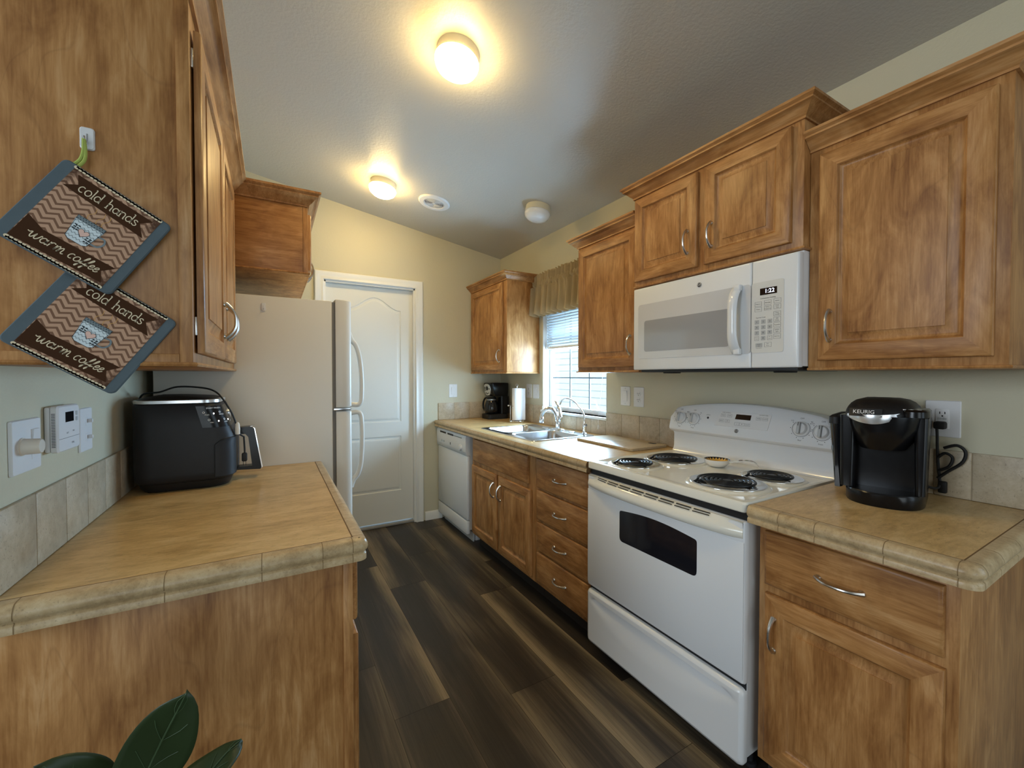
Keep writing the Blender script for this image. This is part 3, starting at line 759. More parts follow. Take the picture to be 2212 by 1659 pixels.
g = G(); g.box((1.316, y0, .070), (1.3440, y1, .172), .006); t.part('kick_panel', g, ENAMEL)
g = G(); g.box((1.375, y0+.01, .0), (1.385, y1-.01, .07)); t.part('toe_plate', g, PLASTG)

# ------------------------------------------------------------------ electric range
RY0, RY1 = .7615, 1.5265; RC = (RY0+RY1)/2
t = T('electric_range', 'white freestanding electric range with four black coil burners', 'stove', (1.6, RC, 0))
g = G(); g.box((1.318, RY0+.004, .085), (1.955, RY1-.004, .885), 0); 
t.part('body', g, ENAMEL); g = G()
for sx_ in (1.40, 1.90):
    for sy_ in (RY0+.04, RY1-.04): g.lathe([(.02, 0), (.02, .012), (.010, .014), (.010, .086)], (sx_, sy_, 0), n=14); t.part('foot', g, DKGREY); g = G()
# cooktop: raised rim, dished middle
g = G(); R = []
for ins, z, r in ((.004, .8855, .012), (0, .889, .014), (0, .912, .014), (.004, .919, .014), (.012, .9215, .016), (.022, .9195, .02), (.034, .9165, .03), (.06, .9160, .04)):
    R.append(rrect(1.293+ins, 1.940-ins*.2, RY0+ins, RY1-ins, max(r, .004), 5, z))
g.loft(R, True, True, True); ct = t.part('cooktop', g, COOKW, None, 'glossy cream-white cooktop', 30)
for (bx, by, rc, n_) in ((1.428, 1.352, .079, 5), (1.672, 1.330, .101, 6), (1.476, .942, .101, 6), (1.705, .905, .079, 5)):
    bz = .9165
    g = G(); g.lathe([(rc+.045, bz-.001), (rc+.040, bz+.004), (rc+.033, bz+.0065), (rc+.028, bz+.0065)], (bx, by, 0), n=48, cap0=False, cap1=False)
    bn = t.part('burner', g, COOKW, None, 'raised white burner ring')
    g = G(); g.lathe([(rc+.029, bz+.005), (rc+.029, bz+.0090), (rc+.024, bz+.0095), (rc+.006, bz+.005), (rc*.5, bz-.004), (.02, bz-.005), (0, bz-.005)], (bx, by, 0), n=48, cap0=False, cap1=False); t.part('drip_pan', g, CHROME, bn, 'chrome drip pan')
    g = G(); pts = []; turns = n_-.7; K = int(turns*36)
    for i in range(K+1):
        a = i/36*2*PI; r = .020 + (rc-.020)*i/K; pts.append((bx+r*math.cos(a+.6), by+r*math.sin(a+.6), bz+.0135))
    g.tube(pts, .0048, 8); a_ = K/36*2*PI+.6
    g.tube([pts[-1], (bx+(rc+.01)*math.cos(a_+.15), by+(rc+.01)*math.sin(a_+.15), bz+.010), (bx+(rc+.026)*math.cos(a_+.2), by+(rc+.026)*math.sin(a_+.2), bz+.004)], .0045, 8)
    for q in range(3): a = q*2*PI/3+.3; g.tube([(bx, by, bz+.007), (bx+(rc+.002)*math.cos(a), by+(rc+.002)*math.sin(a), bz+.007)], .0022, 6)
    g.lathe([(.016, bz+.009), (.016, bz+.0155), (0, bz+.016)], (bx, by, 0), n=20)
    t.part('coil', g, COIL, bn, 'black spiral heating coil')
# backguard: lofted along y with an arched top
g = G(); R = []; nn = 28
def bg_prof(s):
    top = 1.150+.040*(1-s*s); k = abs(s)
    e = max(0, (k-.90)/.10); top -= .035*e*e
    return [(1.958, .915), (1.872, .9165), (1.888, .921), (1.897, .934), (1.901, .95), (1.902, 1.012), (1.896, 1.022), (1.870, 1.032), (1.862, 1.040), (1.861, 1.050), (1.861+.26*(top-.012-1.05), top-.012), (1.861+.26*(top-1.05)+.008, top-.001), (1.861+.26*(top-1.05)+.020, top+.001), (1.958, top+.001)]
for i in range(nn+1):
    s = -1+2*i/nn; yy = RC+s*(RY1-RY0)/2*.985
    if i in (0, nn): pass
    R.append([Vector((p[0], yy, p[1])) for p in bg_prof(s)])
g.loft(R, True, True, True); bk = t.part('backguard', g, ENAMEL, None, None, 32)
TN = Vector((-1, 0, .26)).normalized(); TU = Vector((.26, 0, 1)).normalized(); TR = Vector((0, -1, 0))
def bgp(y, z, d=0): return Vector((1.861+.26*(z-1.05), y, z)) + TN*d
def bgM(y, z): 
    c = bgp(y, z); return Matrix(((TR.x, TU.x, TN.x, c.x), (TR.y, TU.y, TN.y, c.y), (TR.z, TU.z, TN.z, c.z), (0, 0, 0, 1)))
knobs = [(1.458, 1.104), (1.380, 1.104), (.880, 1.106), (.803, 1.100)]
for (yy, zz) in knobs:
    g = G(); M = bgM(yy, zz); g.lathe([(.031, 0), (.031, .003), (.026, .006), (.024, .014), (.021, .017), (0, .018)], (0, 0, 0), n=30, M=M)
    g.box((-.006, -.024, .012), (.006, .024, .029), .003, 2, 2, M)
    g.box((-.0012, .008, .0288), (.0012, .022, .0293), 0, 1, 1, M)
    t.part('knob', g, [PLASTW, INK, PLASTG], bk)
for (yy, zz), nm in zip(knobs, ('Rear', 'Front', 'Rear', 'Front')):
    g = G(); M = bgM(yy, zz); ring = []
    for a0 in range(0, 36):
        if 14 <= a0 <= 21: continue
        a = (a0*10-90)/180*PI; b_ = a+10/180*PI
        g.face([g.bm.verts.new(M @ Vector((r_*math.cos(q), r_*math.sin(q), .0006))) for r_, q in ((.0330, a), (.0342, a), (.0342, b_), (.0330, b_))])
    for k in range(8):
        a = (k*36-216+ -0)/180*PI; c = Vector((.040*math.cos(a), .040*math.sin(a), .0006)); g.box(c-Vector((.0013, .0013, .0002)), c+Vector((.0013, .0013, .0002)), 0, 1, 0, M)
    g.text('OFF', .0085, bgp(yy, zz+.041), TR, TU); g.text(nm, .0075, bgp(yy, zz-.047), TR, TU)
    g.text('HI', .008, bgp(yy-.036, zz+.030), TR, TU); g.text('LO', .008, bgp(yy+.036, zz+.030), TR, TU)
    t.part('dial_markings', g, INK, bk, 'dark dial markings')
g = G()
g.text('SURFACE', .0055, bgp(1.302, 1.128), TR, TU)
g.lathe([(.0055, 0), (.0055, .0008), (0, .0009)], (0, 0, 0), n=16, M=bgM(1.302, 1.114))
t.part('indicator_light', g, INK, bk, 'small dark indicator')
g = G(); 
def bgpoly(pts, d): return [bgp(y, z, d) for y, z in pts]
pp = [(1.262, 1.082), (1.010, 1.082), (1.000, 1.152), (1.238, 1.152)]
g.loft([bgpoly(pp, .0002), bgpoly([(1.135+(y-1.135)*.99, 1.117+(z-1.117)*.97) for y, z in pp], .0022)]); cpn = t.part('control_panel', g, PLASTW, bk)
g = G(); g.loft([bgpoly([(1.162, 1.119), (1.090, 1.119), (1.088, 1.142), (1.158, 1.142)], d) for d in (.002, .0030)]); t.part('display', g, SCREEN, bk, 'black clock display')
for lo_, hi_ in ((1.17, 1.3), (1.08, 1.17), (1.0, 1.08)):
  g = G()
  def outline(yc, zc_, w, h, d=.0025, lw=.0006):
    for a, b in (((yc-w, zc_-h), (yc+w, zc_-h+lw)), ((yc-w, zc_+h-lw), (yc+w, zc_+h)), ((yc-w, zc_-h), (yc-w+lw, zc_+h)), ((yc+w-lw, zc_-h), (yc+w, zc_+h))):
        g.face([g.bm.verts.new(v) for v in bgpoly([(a[0], a[1]), (b[0], a[1]), (b[0], b[1]), (a[0], b[1])], d)])
  for s, yy, zz, sz in (('OVEN CONTROL', 1.208, 1.146, .0055), ('BAKE', 1.222, 1.133, .006), ('START', 1.190, 1.133, .006), ('BROIL', 1.228, 1.107, .006), ('OFF', 1.198, 1.107, .006), ('COOKING TIMER', 1.034, 1.146, .005), ('TIMER', 1.054, 1.130, .006), ('CLOCK', 1.026, 1.130, .006), ('-', 1.150, 1.098, .012), ('+', 1.126, 1.098, .012), ('LIGHT', 1.100, 1.098, .006)):
    if lo_ < yy < hi_: g.text(s, sz, bgp(yy, zz, .0024), TR, TU)
  for yy, zz in ((1.222, 1.133), (1.190, 1.133), (1.228, 1.107), (1.198, 1.107), (1.054, 1.130), (1.026, 1.130), (1.100, 1.098), (1.126, 1.098), (1.150, 1.098)):
    if lo_ < yy < hi_: outline(yy, zz, .0115, .0065)
  t.part('printed_keys', g, INK, bk, 'small dark key legends')
def badge(g, c, right, up, r):
    n = Vector(right).cross(Vector(up)); M = Matrix(((right[0], up[0], n.x, c[0]), (right[1], up[1], n.y, c[1]), (right[2], up[2], n.z, c[2]), (0, 0, 0, 1)))
    g.lathe([(r, 0), (r, .0012), (0, .0013)], (0, 0, 0), n=24, M=M)
    g.lathe([(r*.9, .0014), (r*.9, .0015), (r*.8, .0015), (r*.8, .0014)], (0, 0, 0), n=24, mi=1, M=M, cap0=False, cap1=False)
    g.text('GE', r*1.15, Vector(c)+n*.0012, right, up, 1, .0004)
g = G(); badge(g, bgp(1.148, 1.066, .0003), (0, -1, 0), tuple(TU), .0095); t.part('badge', g, [BLACK, INKW], bk, 'round black maker badge')
g = G(); g.box((1.3125, RY0+.006, .845), (1.3175, RY1-.006, .8850)); t.part('gap_shade_strip', g, BLACKM, None, 'black strip painted as shade under the cooktop lip')  # black strip over the white body, painting the recess shade
g = G(); g.box((1.3125, RY0+.006, .300), (1.3175, RY1-.006, .345)); t.part('gap_shade_strip', g, BLACKM, None, 'black strip painted as shade above the storage drawer')  # shade between door and drawer, painted as a black strip
# door
XD = 1.294
g = G(); R = []
for ins, x in ((0, 1.3172), (0, XD+.010), (.003, XD+.003), (.010, XD)):
    R.append([Vector((x, p.x, p.y)) for p in rrect(RY0+.002+ins, RY1-.002-ins, .330+ins, .858-ins, .006, 3)])
g.loft(R); g.box((XD-.0012, RY0+.006, .346), (XD+.002, RY1-.006, .790), .001); dd = t.part('door', g, ENAMEL)
g = G(); wp = [(.935, .610), (1.312, .610), (1.312, .742)] + [(1.312-(1.312-.935)*i/16, .742+.016*math.sin(PI*i/16)) for i in range(1, 16)] + [(.935, .742)]
def roundpoly(P, r, n=5):
    out = []
    for i, p in enumerate(P):
        p = Vector(p); a = Vector(P[i-1])-p; b = Vector(P[(i+1) % len(P)])-p
        if a.length < r*2.2 or b.length < r*2.2:
            if a.normalized().dot(b.normalized()) < -.9: out.append(p); continue
        rr = min(r, a.length*.45, b.length*.45); a.normalize(); b.normalize()
        for k in range(n+1): s = k/n; out.append((p+a*rr)*(1-s)**2 + p*2*s*(1-s) + (p+b*rr)*s*s)
    return out
wp = roundpoly(wp, .02); g.loft([[Vector((x, p.x, p.y)) for p in wp] for x in (XD-.0010, XD-.0018)]); wd_ = t.part('window', g, GLASSDK, dd, 'dark tinted oven window')
g = G()
g.box((1.30, .96, .67), (1.302, 1.29, .673)); t.part('oven_rack', g, STEEL, wd_) if False else None
# handle band across the door top, bowed, with slots above
g = G(); R = []; K = 30
for i in range(K+1):
    s = -1+2*i/K; yy = RC+s*(RY1-RY0)/2*.975; bow = .034*(1-abs(s)**3.0)+.004; w = 1 if abs(s) < .97 else .6
    xo = XD-bow; zt2, zb = .856, .798
    R.append([Vector(p) for p in ((XD+.004, yy, zb+.012), (xo+.012, yy, zb), (xo+.002, yy, zb+.006), (xo, yy, zb+.018), (xo+.003, yy, zb+.032), (xo+.016*w, yy, zt2-.012), (XD-.002, yy, zt2), (XD+.004, yy, zt2))])
g.loft(R, smooth if False else True); t.part('handle', g, COOKW, dd, 'broad bowed white handle', 50)
g = G()
for r_ in range(2):
    for k in range(8):
        yc = RC+.02+(k-3.5)*.072; s = (yc-RC)/((RY1-RY0)/2*.975); bow = .034*(1-abs(s)**3.0)+.004
        x_a = XD-bow+.0155+(.0085 if r_ else .0); z_a = .8485+(.006 if r_ else 0)
        sb = ((yc+.03-RC)/((RY1-RY0)/2*.975)); sa = ((yc-.03-RC)/((RY1-RY0)/2*.975))
        fx = lambda s_, o: XD-(.034*(1-abs(s_)**3.0)+.004)+o
        if r_ == 0: pts4 = [(fx(sa, .0138), yc-.031, .8462), (fx(sb, .0138), yc+.031, .8462), (fx(sb, .0158), yc+.031, .8492), (fx(sa, .0158), yc-.031, .8492)]
        else:
            q = .45; pts4 = []
            for s_, yy_, q in ((sa, yc-.031, .35), (sb, yc+.031, .35), (sb, yc+.031, .62), (sa, yc-.031, .62)):
                xa = fx(s_, .016); pts4.append((xa+(XD-.002-xa)*q-.0003, yy_, .848+.012*q+.0006))
        if r_ == 0: pts4 = [(p[0]-.0006, p[1], p[2]+.0004) for p in pts4]
        g.face([g.bm.verts.new(p) for p in pts4])
t.part('vent_slots', g, BLACKM, dd, 'two rows of black vent slots', 0)
# storage drawer
g = G(); R = []
for ins, x in ((0, 1.3172), (0, XD+.008), (.004, XD), (.014, XD-.004)):
    R.append([Vector((x, p.x, p.y)) for p in rrect(RY0+.002+ins, RY1-.002-ins, .060+ins, .313-ins, .018, 5)])
g.loft(R, cap1=False)
# shallow scooped finger-grip near the top of the front
fr_ = R[-1]; yA, yB_, zA, zB = RY0+.016, RY1-.016, .074, .299
NY, NZ = 36, 26
grid = []
for j in range(NZ+1):
    row = []
    for i in range(NY+1):
        y_ = yA+(yB_-yA)*i/NY; z_ = zA+(zB-zA)*j/NZ
        s = (y_-RC)/((yB_-yA)/2); d = 0
        zt3 = .274; zl3 = .274-.115*max(0, 1-(s/.93)**2)**.6 if abs(s) < .93 else .274
        if abs(s) < .93 and z_ < zt3 and z_ > zl3: d = .016*((z_-zl3)/(zt3-zl3+1e-6))**1.4
        row.append(g.bm.verts.new((XD-.004+d, y_, z_)))
    grid.append(row)
for j in range(NZ):
    for i in range(NY): g.face((grid[j][i], grid[j][i+1], grid[j+1][i+1], grid[j+1][i]))
t.part('storage_drawer', g, ENAMEL, None, None, 45)

# ------------------------------------------------------------------ over-the-range microwave
MX, MY0, MY1, MZ0, MZ1 = 1.600, .7635, 1.5335, 1.353, 1.7605
t = T('microwave_oven', 'white over-the-range microwave under the short cabinet', 'microwave', (1.78, 1.148, MZ0))
g = G(); g.box((1.632, MY0, MZ0+.004), (XR-.012, MY1, 1.768), .002); t.part('housing', g, ENAMEL)
g = G(); g.box((1.625, MY0+.012, MZ0-.012), (1.93, MY1-.03, MZ0+.003), .003)
for yy in (.87, 1.40): g.box((1.70, yy-.03, MZ0-.018), (1.76, yy+.03, MZ0-.011), .003)
t.part('vent_underside', g, BLACKM, None, 'black vent underside')
YS = .930
def mfront(y0, y1, z0, z1, x, d, r=.006, right_round=False):
    g = G(); R = []
    for ins, xx in ((0, 1.631), (0, x+.006), (.002, x+.002), (.006, x)): R.append([Vector((xx, p.x, p.y)) for p in rrect(y0+ins, y1-ins, z0+ins, z1-ins, .004, 3)])
    return g.loft(R)
g = mfront(YS+.001, MY1, MZ0, MZ1, MX, 0); d = t.part('door', g, ENAMEL)
g = G(); pn = rrect(YS+.002, 1.500, 1.408, 1.676, .014, 5); g.loft([[Vector((x, p.x, p.y)) for p in pn] for x in (MX-.0005, MX-.0016)]); t.part('door_glass', g, plain('white_glass_panel', lin(206, 208, 210), .1, coat=.5), d)
g = G(); pn = rrect(1.018, 1.460, 1.442, 1.594, .012, 5); g.loft([[Vector((x, p.x, p.y)) for p in pn] for x in (MX-.0015, MX-.0024)]); t.part('window', g, MWGLASS, d, 'grey mesh window')
g = G(); R = []; K = 24
for i in range(K+1):
    s = -1+2*i/K; zz = 1.542+s*.133; b_ = .040*(1-s**4)+.004; w = .022-.004*(1-s*s)
    xo = MX-.002-b_
    R.append([Vector(p) for p in ((xo+.012, .986-w, zz), (xo+.003, .986-w*.8, zz), (xo, .986, zz), (xo+.003, .986+w*.8, zz), (xo+.012, .986+w, zz))])
g.loft(R, True); 
for zz in (1.668, 1.418): g.box((MX-.022, .964, zz-.012), (MX-.001, .99, zz+.012), .004)
t.part('handle', g, ENAMEL, d, None, 60)
g = G(); badge(g, (MX-.0006, 1.156, 1.715), (0, -1, 0), (0, 0, 1), .0105); t.part('badge', g, [BLACK, INKW], d, 'round black maker badge')
g = mfront(MY0, YS-.001, MZ0, MZ1, MX, 0); c = t.part('control_panel', g, ENAMEL)
g = G(); pn = rrect(.812, YS-.002, 1.410, 1.676, .008, 4); g.loft([[Vector((x, p.x, p.y)) for p in pn] for x in (MX-.0005, MX-.0014)]); t.part('keypad_sheet', g, plain('keypad_sheet_white', lin(214, 214, 210), .3), c)
xk = MX-.0016
g = G(); g.box((xk-.0004, .836, 1.626), (xk, .897, 1.651)); t.part('display', g, SCREEN, c, 'black clock display')
g = G(); g.text('1:22', .021, (xk-.0006, .862, 1.6385), (0, -1, 0), (0, 0, 1), 0); t.part('clock_digits', g, DIGIT, c, 'lit white clock digits')
for s, sz, yy, zz in (('Convenience Cooking', .0062, .868, 1.6135), ('Express Cook', .0062, .893, 1.5425), ('Press and Hold', .0035, .899, 1.4275)):
    g = G(); g.text(s, sz, (xk, yy, zz), (0, -1, 0), (0, 0, 1)); t.part('lettering', g, INK, c)
def key(yc, zc_, w, h, lines, fill=None, sz=.0052):
    g = G()
    if fill: g.box((xk-.0004, yc-w, zc_-h), (xk, yc+w, zc_+h), 0, 1, 1)
    else:
        l = .0005
        for a in ((yc-w, yc+w, zc_-h, zc_-h+l), (yc-w, yc+w, zc_+h-l, zc_+h), (yc-w, yc-w+l, zc_-h, zc_+h), (yc+w-l, yc+w, zc_-h, zc_+h)): g.box((xk-.0003, a[0], a[2]), (xk, a[1], a[3]), 0, 1, 0)
    for i, s in enumerate(lines): g.text(s, sz, (xk-.0005, yc, zc_+(len(lines)-1)*.0034-i*.0068), (0, -1, 0), (0, 0, 1))
    t.part('key', g, [INK, GREYB], c)
yk = (.903, .868, .834)
key(yk[0], 1.594, .0125, .0085, ['Popcorn']); key(yk[1], 1.596, .0125, .0085, ['Beverage']); key(yk[2], 1.598, .0125, .0085, ['Reheat'])
key(yk[0], 1.574, .0125, .0085, ['Potato']); key(yk[1], 1.576, .0125, .0085, ['Defrost', 'Weight/Time'], None, .0044); key(yk[2], 1.577, .0125, .0085, ['Cook', 'Time'])
for q, (z_, s) in enumerate(((1.551, ['Timer', 'On/Off']), (1.530, ['Add', '30 Sec']), (1.510, ['Turntable']), (1.489, ['Surface', 'Light']), (1.468, ['Vent Fan']))): key(yk[2], z_, .0125, .0085, s)
num = ['1', '2', '3', '4', '5', '6', '7', '8', '9']
for i, s in enumerate(num): key((.9075, .8835, .8600)[i % 3], 1.526-.0205*(i//3), .0080, .0080, [s], True, .009)
key(.9075, 1.4645, .0080, .0080, ['Power', 'Level'], None, .004); key(.8835, 1.4645, .0080, .0080, ['0'], True, .009); key(.8600, 1.4645, .0085, .0080, ['Set', 'Clock'], None, .004)
key(.899, 1.4385, .0125, .0075, ['Cancel', 'Off'], True, .0045); key(.866, 1.4395, .0125, .0085, ['Start', 'Pause'], None, .0045)

# ------------------------------------------------------------------ refrigerator
t = T('refrigerator', 'white top-freezer refrigerator beside the left worktop', 'refrigerator', (-.08, 2.56, 0))
FY0, FY1 = 2.179, 2.935
g = G(); g.box((-.420, FY0, .03), (.252, FY1, 1.684), .006); g.box((-.40, FY0+.03, 0), (.22, FY1-.03, .03)); t.part('cabinet', g, FRIDGEW)
g = G(); g.box((.2525, FY0+.010, .09), (.2665, FY1-.01, 1.68)); t.part('door_gasket', g, plain('grey_gasket', lin(120, 116, 110), .7))
def fdoor(z0, z1):
    g = G(); R = []
    for ins, x in ((.002, .267), (0, .270), (0, .312), (.004, .330), (.014, .340), (.05, .344)):
        R.append([Vector((x, p.x, p.y)) for p in rrect(FY0+.001+ins, FY1-ins, z0+ins*.3, z1-ins*.3, .004, 3)])
    return g.loft(R)
d1 = t.part('freezer_door', fdoor(1.168, 1.694), FRIDGEW, None, None, 50); d2 = t.part('fridge_door', fdoor(.10, 1.150), FRIDGEW, None, None, 50)
def fh(z0, z1, flare_up):
    pts = [(.338, FY0+.045, z0), (.372, FY0+.045, z0-.03*0), (.392, FY0+.047, (z0+z1)/2), (.384, FY0+.047, z1-(z1-z0)*.25), (.360, FY0+.047, z1-(z1-z0)*.06), (.336, FY0+.047, z1)]
    g = G(); P = cr(pts, 7); g.tube(P, [.012]*len(P), 10); return g
g = G(); P = cr([(.339, 2.225, 1.178), (.384, 2.225, 1.180), (.394, 2.225, 1.24), (.393, 2.225, 1.33), (.384, 2.225, 1.42), (.368, 2.225, 1.475), (.350, 2.225, 1.50), (.334, 2.225, 1.54)], 6); g.tube(P, .012, 10); t.part('handle', g, FRIDGEW, d1)
g = G(); P = cr([(.339, 2.225, 1.135), (.384, 2.225, 1.133), (.394, 2.225, 1.07), (.394, 2.225, .97), (.388, 2.225, .88), (.374, 2.225, .825), (.352, 2.225, .795), (.340, 2.225, .76)], 6); g.tube(P, .012, 10); t.part('handle', g, FRIDGEW, d2)
g = G(); g.box((.255, FY0-.003, 1.152), (.335, FY0+.03, 1.166), .003); t.part('centre_hinge', g, STEEL)
g = G(); g.box((.20, FY0+.02, .03), (.30, FY1-.02, .085), .004); t.part('grille', g, PLASTG)

# adhesive hooks
def hook(label, org, rz=0, s=1.0, drip=False):
    t = T('adhesive_hook', label, 'hook', org, local=True)
    t.o.rotation_euler.z = rz
    g = G(); g.loft([[Vector((p.x, y, p.y)) for p in rrect(-.0105*s+i, .0105*s-i, -.021*s+i, .021*s-i, .005*s, 4)] for i, y in ((0, 0), (0, -.003*s), (.0015, -.005*s))]); t.part('backplate', g, PLASTW)
    g = G(); g.tube(cr([(0, -.004*s, .008*s), (0, -.006*s, -.006*s), (0, -.012*s, -.014*s), (0, -.020*s, -.010*s), (0, -.021*s, -.003*s)], 5), .0022*s, 8); t.part('hook', g, STEEL if not drip else PLASTW)
    return t
hook('small white adhesive hook on the side of the refrigerator', (-.032, 2.1788, 1.632), 0, .85, True)
hook('white adhesive hook holding the two pot holders', (-.3015, 1.1005, 1.7745), 0, 1.0)

# ------------------------------------------------------------------ ceiling lamps and vent
SL = math.atan(.166)
def on_ceiling(x, y): return Vector((x, y, zceil(x)))
RY = Matrix.Rotation(SL, 4, 'Y')
def ceiling_lamp(label, x, y, lit, r=.092):
    o = on_ceiling(x, y); t = T('ceiling_lamp', label, 'ceiling lamp', o, 'flush dome ceiling lamps', local=True); t.o.rotation_euler.y = SL
    g = G(); g.lathe([(r*.97, 0), (r*.99, -.030), (r*.985, -.042), (r*.80, -.043)], (0, 0, 0), n=40); 
    for k in range(3): a = k*2*PI/3+.4; g.lathe([(.004, -.004), (.004, .004)], (r*.95*math.cos(a), r*.95*math.sin(a), -.030), n=8)
    t.part('collar', g, LAMPCAN)
    g = G(); g.lathe([(r*.90, -.0435), (r*1.0, -.0438), (r*1.02, -.048), (r*1.0, -.058), (r*.92, -.074), (r*.70, -.090), (r*.38, -.099), (0, -.102)], (0, 0, 0), n=48, cap0=True); t.part('glass_dome', g, LAMPON if lit else LAMPOFF, smooth=60)
    return t
ceiling_lamp('large-looking lit dome lamp nearest the camera on the ceiling', .698, 1.665, True)
ceiling_lamp('lit dome lamp on the ceiling in front of the white door', .700, 3.045, True)
ceiling_lamp('unlit white dome lamp on the ceiling near the kitchen window', 1.672, 2.520, False)
t = T('ceiling_vent', 'round white exhaust fan grille on the ceiling', 'vent', on_ceiling(1.073, 3.040), local=True); t.o.rotation_euler.y = SL
g = G(); g.lathe([(.118, 0), (.118, -.004), (.110, -.012), (.078, -.014), (.074, -.010), (.074, -.004)], (0, 0, 0), n=48, cap0=False, cap1=False); t.part('rim', g, PLASTW)
g = G(); g.lathe([(.074, -.003), (0, -.003)], (0, 0, 0), n=40, cap0=False, cap1=False); t.part('dark_opening', g, BLACKM)
g = G()
for q in range(7): r = .011+q*.0098; g.lathe([(r-.0022, -.008), (r-.0022, -.0125), (r+.0012, -.0125), (r+.0012, -.008)], (0, 0, 0), n=40, cap0=False, cap1=False)
g.lathe([(.008, -.006), (.008, -.013), (0, -.014)], (0, 0, 0), n=20, cap0=False)
for k in range(4): a = k*PI/2+.5; g.tube([(0, 0, -.0075), (.074*math.cos(a), .074*math.sin(a), -.0075)], .0015, 6)
t.part('grille', g, PLASTW)

# ------------------------------------------------------------------ switches, sockets, thermostat
def plateM(wall):
    """(u right, v up, d out) -> world, for a plate centred at c"""
    return {'R': (Vector((0, -1, 0)), Vector((-1, 0, 0))), 'L': (Vector((0, 1, 0)), Vector((1, 0, 0))), 'B': (Vector((1, 0, 0)), Vector((0, -1, 0)))}[wall]
def mk(wall, c):
    u, n = plateM(wall); z = Vector((0, 0, 1)); c = Vector(c)
    return Matrix(((u.x, z.x, n.x, c.x), (u.y, z.y, n.y, c.y), (u.z, z.z, n.z, c.z), (0, 0, 0, 1)))
def plate(t, M, w, h, th=.005):
    g = G(); g.loft([[M @ Vector((p.x, p.y, d)) for p in rrect(-w/2+i, w/2-i, -h/2+i, h/2-i, .004, 3)] for i, d in ((0, .0004), (0, th*.5), (.002, th))]); return t.part('plate', g, PLASTW)
def rocker(t, M, u=0, w=.033, h=.066):
    g = G(); g.box((u-w/2-.001, -h/2-.001, .0045), (u+w/2+.001, h/2+.001, .0055), 0, 1, 1, M)
    P = [(-h/2, .005), (-h/2, .0065), (0, .0078), (h/2, .0105), (h/2, .005)]
    g.loft([[M @ Vector((uu, p[0], p[1])) for p in P] for uu in (u-w/2, u+w/2)], mi=0); t.part('rocker', g, [PLASTW, PLASTG])
def duplex(t, M, u=0):
    for v in (.0195, -.0195):
        g = G(); g.lathe([(.0165, .0045), (.0165, .0068), (0, .0069)], (0, 0, 0), n=24, M=M @ Matrix.Translation((u, v, 0)))
        for du in (-.0063, .0063): g.box((u+du-.0011, v-.001, .0068), (u+du+.0011, v+.007, .0073), 0, 1, 1, M)
        g.lathe([(.0023, .0069), (.0023, .0073), (0, .0073)], (0, 0, 0), n=10, mi=1, M=M @ Matrix.Translation((u, v-.0075, 0)))
        t.part('socket', g, [PLASTW, BLACK])
def screws(t, M, us, h):
    for u in us:
        for v in (-h, h):
            g = G(); g.lathe([(.003, .0045), (.003, .0056), (0, .0058)], (0, 0, 0), n=10, M=M @ Matrix.Translation((u, v, 0))); t.part('screw', g, PLASTG)
def fitting(name, label, cat, wall, c, kind, w=.082, h=.124):
    t = T(name, label, cat, c); M = mk(wall, c); plate(t, M, w, h)
    if kind == 'rocker': rocker(t, M); screws(t, M, (0,), .049)
    if kind == 'duplex': duplex(t, M)
    return t, M
fitting('light_switch', 'white rocker switch on the back wall right of the door', 'switch', 'B', (1.4745, YB, 1.182), 'rocker')
fitting('wall_outlet', 'white outlet plate on the right wall behind the paper towel', 'outlet', 'R', (XR, 3.132, 1.1885), 'duplex')
fitting('light_switch', 'white rocker switch between the paper towel and the window', 'switch', 'R', (XR, 3.019, 1.188), 'rocker', .090)
fitting('light_switch', 'white rocker switch right of the window', 'switch', 'R', (XR, 1.964, 1.1925), 'rocker')
fitting('wall_outlet', 'white outlet plate right of the window between switch and stove', 'outlet', 'R', (XR, 1.851, 1.190), 'duplex')
t, M = fitting('wall_outlet', 'white test-button outlet on the wall right of the pod coffee machine', 'outlet', 'R', (XR, .492, 1.1765), None, .088, .124)
g = G(); g.box((-.0165, -.0335, .0045), (.0165, .0335, .0075), .001, 2, 0, M); 
for du in (-.0063, .0063): g.box((du-.0011, .016, .0074), (du+.0011, .024, .0078), 0, 1, 1, M)
g.lathe([(.0023, .0074), (.0023, .0078), (0, .0078)], (0, 0, 0), n=10, mi=1, M=M @ Matrix.Translation((0, .0095, 0)))
t.part('socket', g, [PLASTW, BLACK])
for du in (-.006, .006):
    g = G(); g.box((du-.005, -.003, .0074), (du+.005, .0035, .0088), .0006, 1, 0, M); t.part('test_button', g, PLASTG)
# left wall
c = (XL, 1.250, 1.178); t = T('dimmer_switch', 'white double plate with round dimmer knob and rocker on the left wall', 'switch', c); M = mk('L', c); plate(t, M, .118, .110, .006)
g = G(); M2 = M @ Matrix.Translation((-.022, 0, .006)); g.lathe([(.0185, 0), (.0185, .002), (.0165, .003), (.0155, .026), (.0135, .029), (0, .030)], (0, 0, 0), n=32, M=M2); t.part('dimmer_knob', g, KNOBW)
rocker(t, M, .030, .026, .064); screws(t, M, (-.025, .03), .044)
c = (XL, 1.397, 1.199); t = T('thermostat', 'white wall thermostat with small dark screen beside the dimmer', 'thermostat', c); M = mk('L', c)
g = G(); g.box((-.060, -.052, .0005), (.058, .052, .011), .004, 2, 0, M); t.part('base_shell', g, PLASTW)
g = G(); g.loft([[M @ Vector((p.x, p.y, d)) for p in rrect(-.060+i, .060-i, -.054+i, .054-i, .008, 4)] for i, d in ((0, .0115), (0, .021), (.003, .0245))]); t.part('cover', g, PLASTW)
g = G(); g.box((-.022, .014, .0245), (.024, .038, .025), 0, 1, 0, M); t.part('screen', g, SCREEN, None, 'dark square screen')
g = G(); 
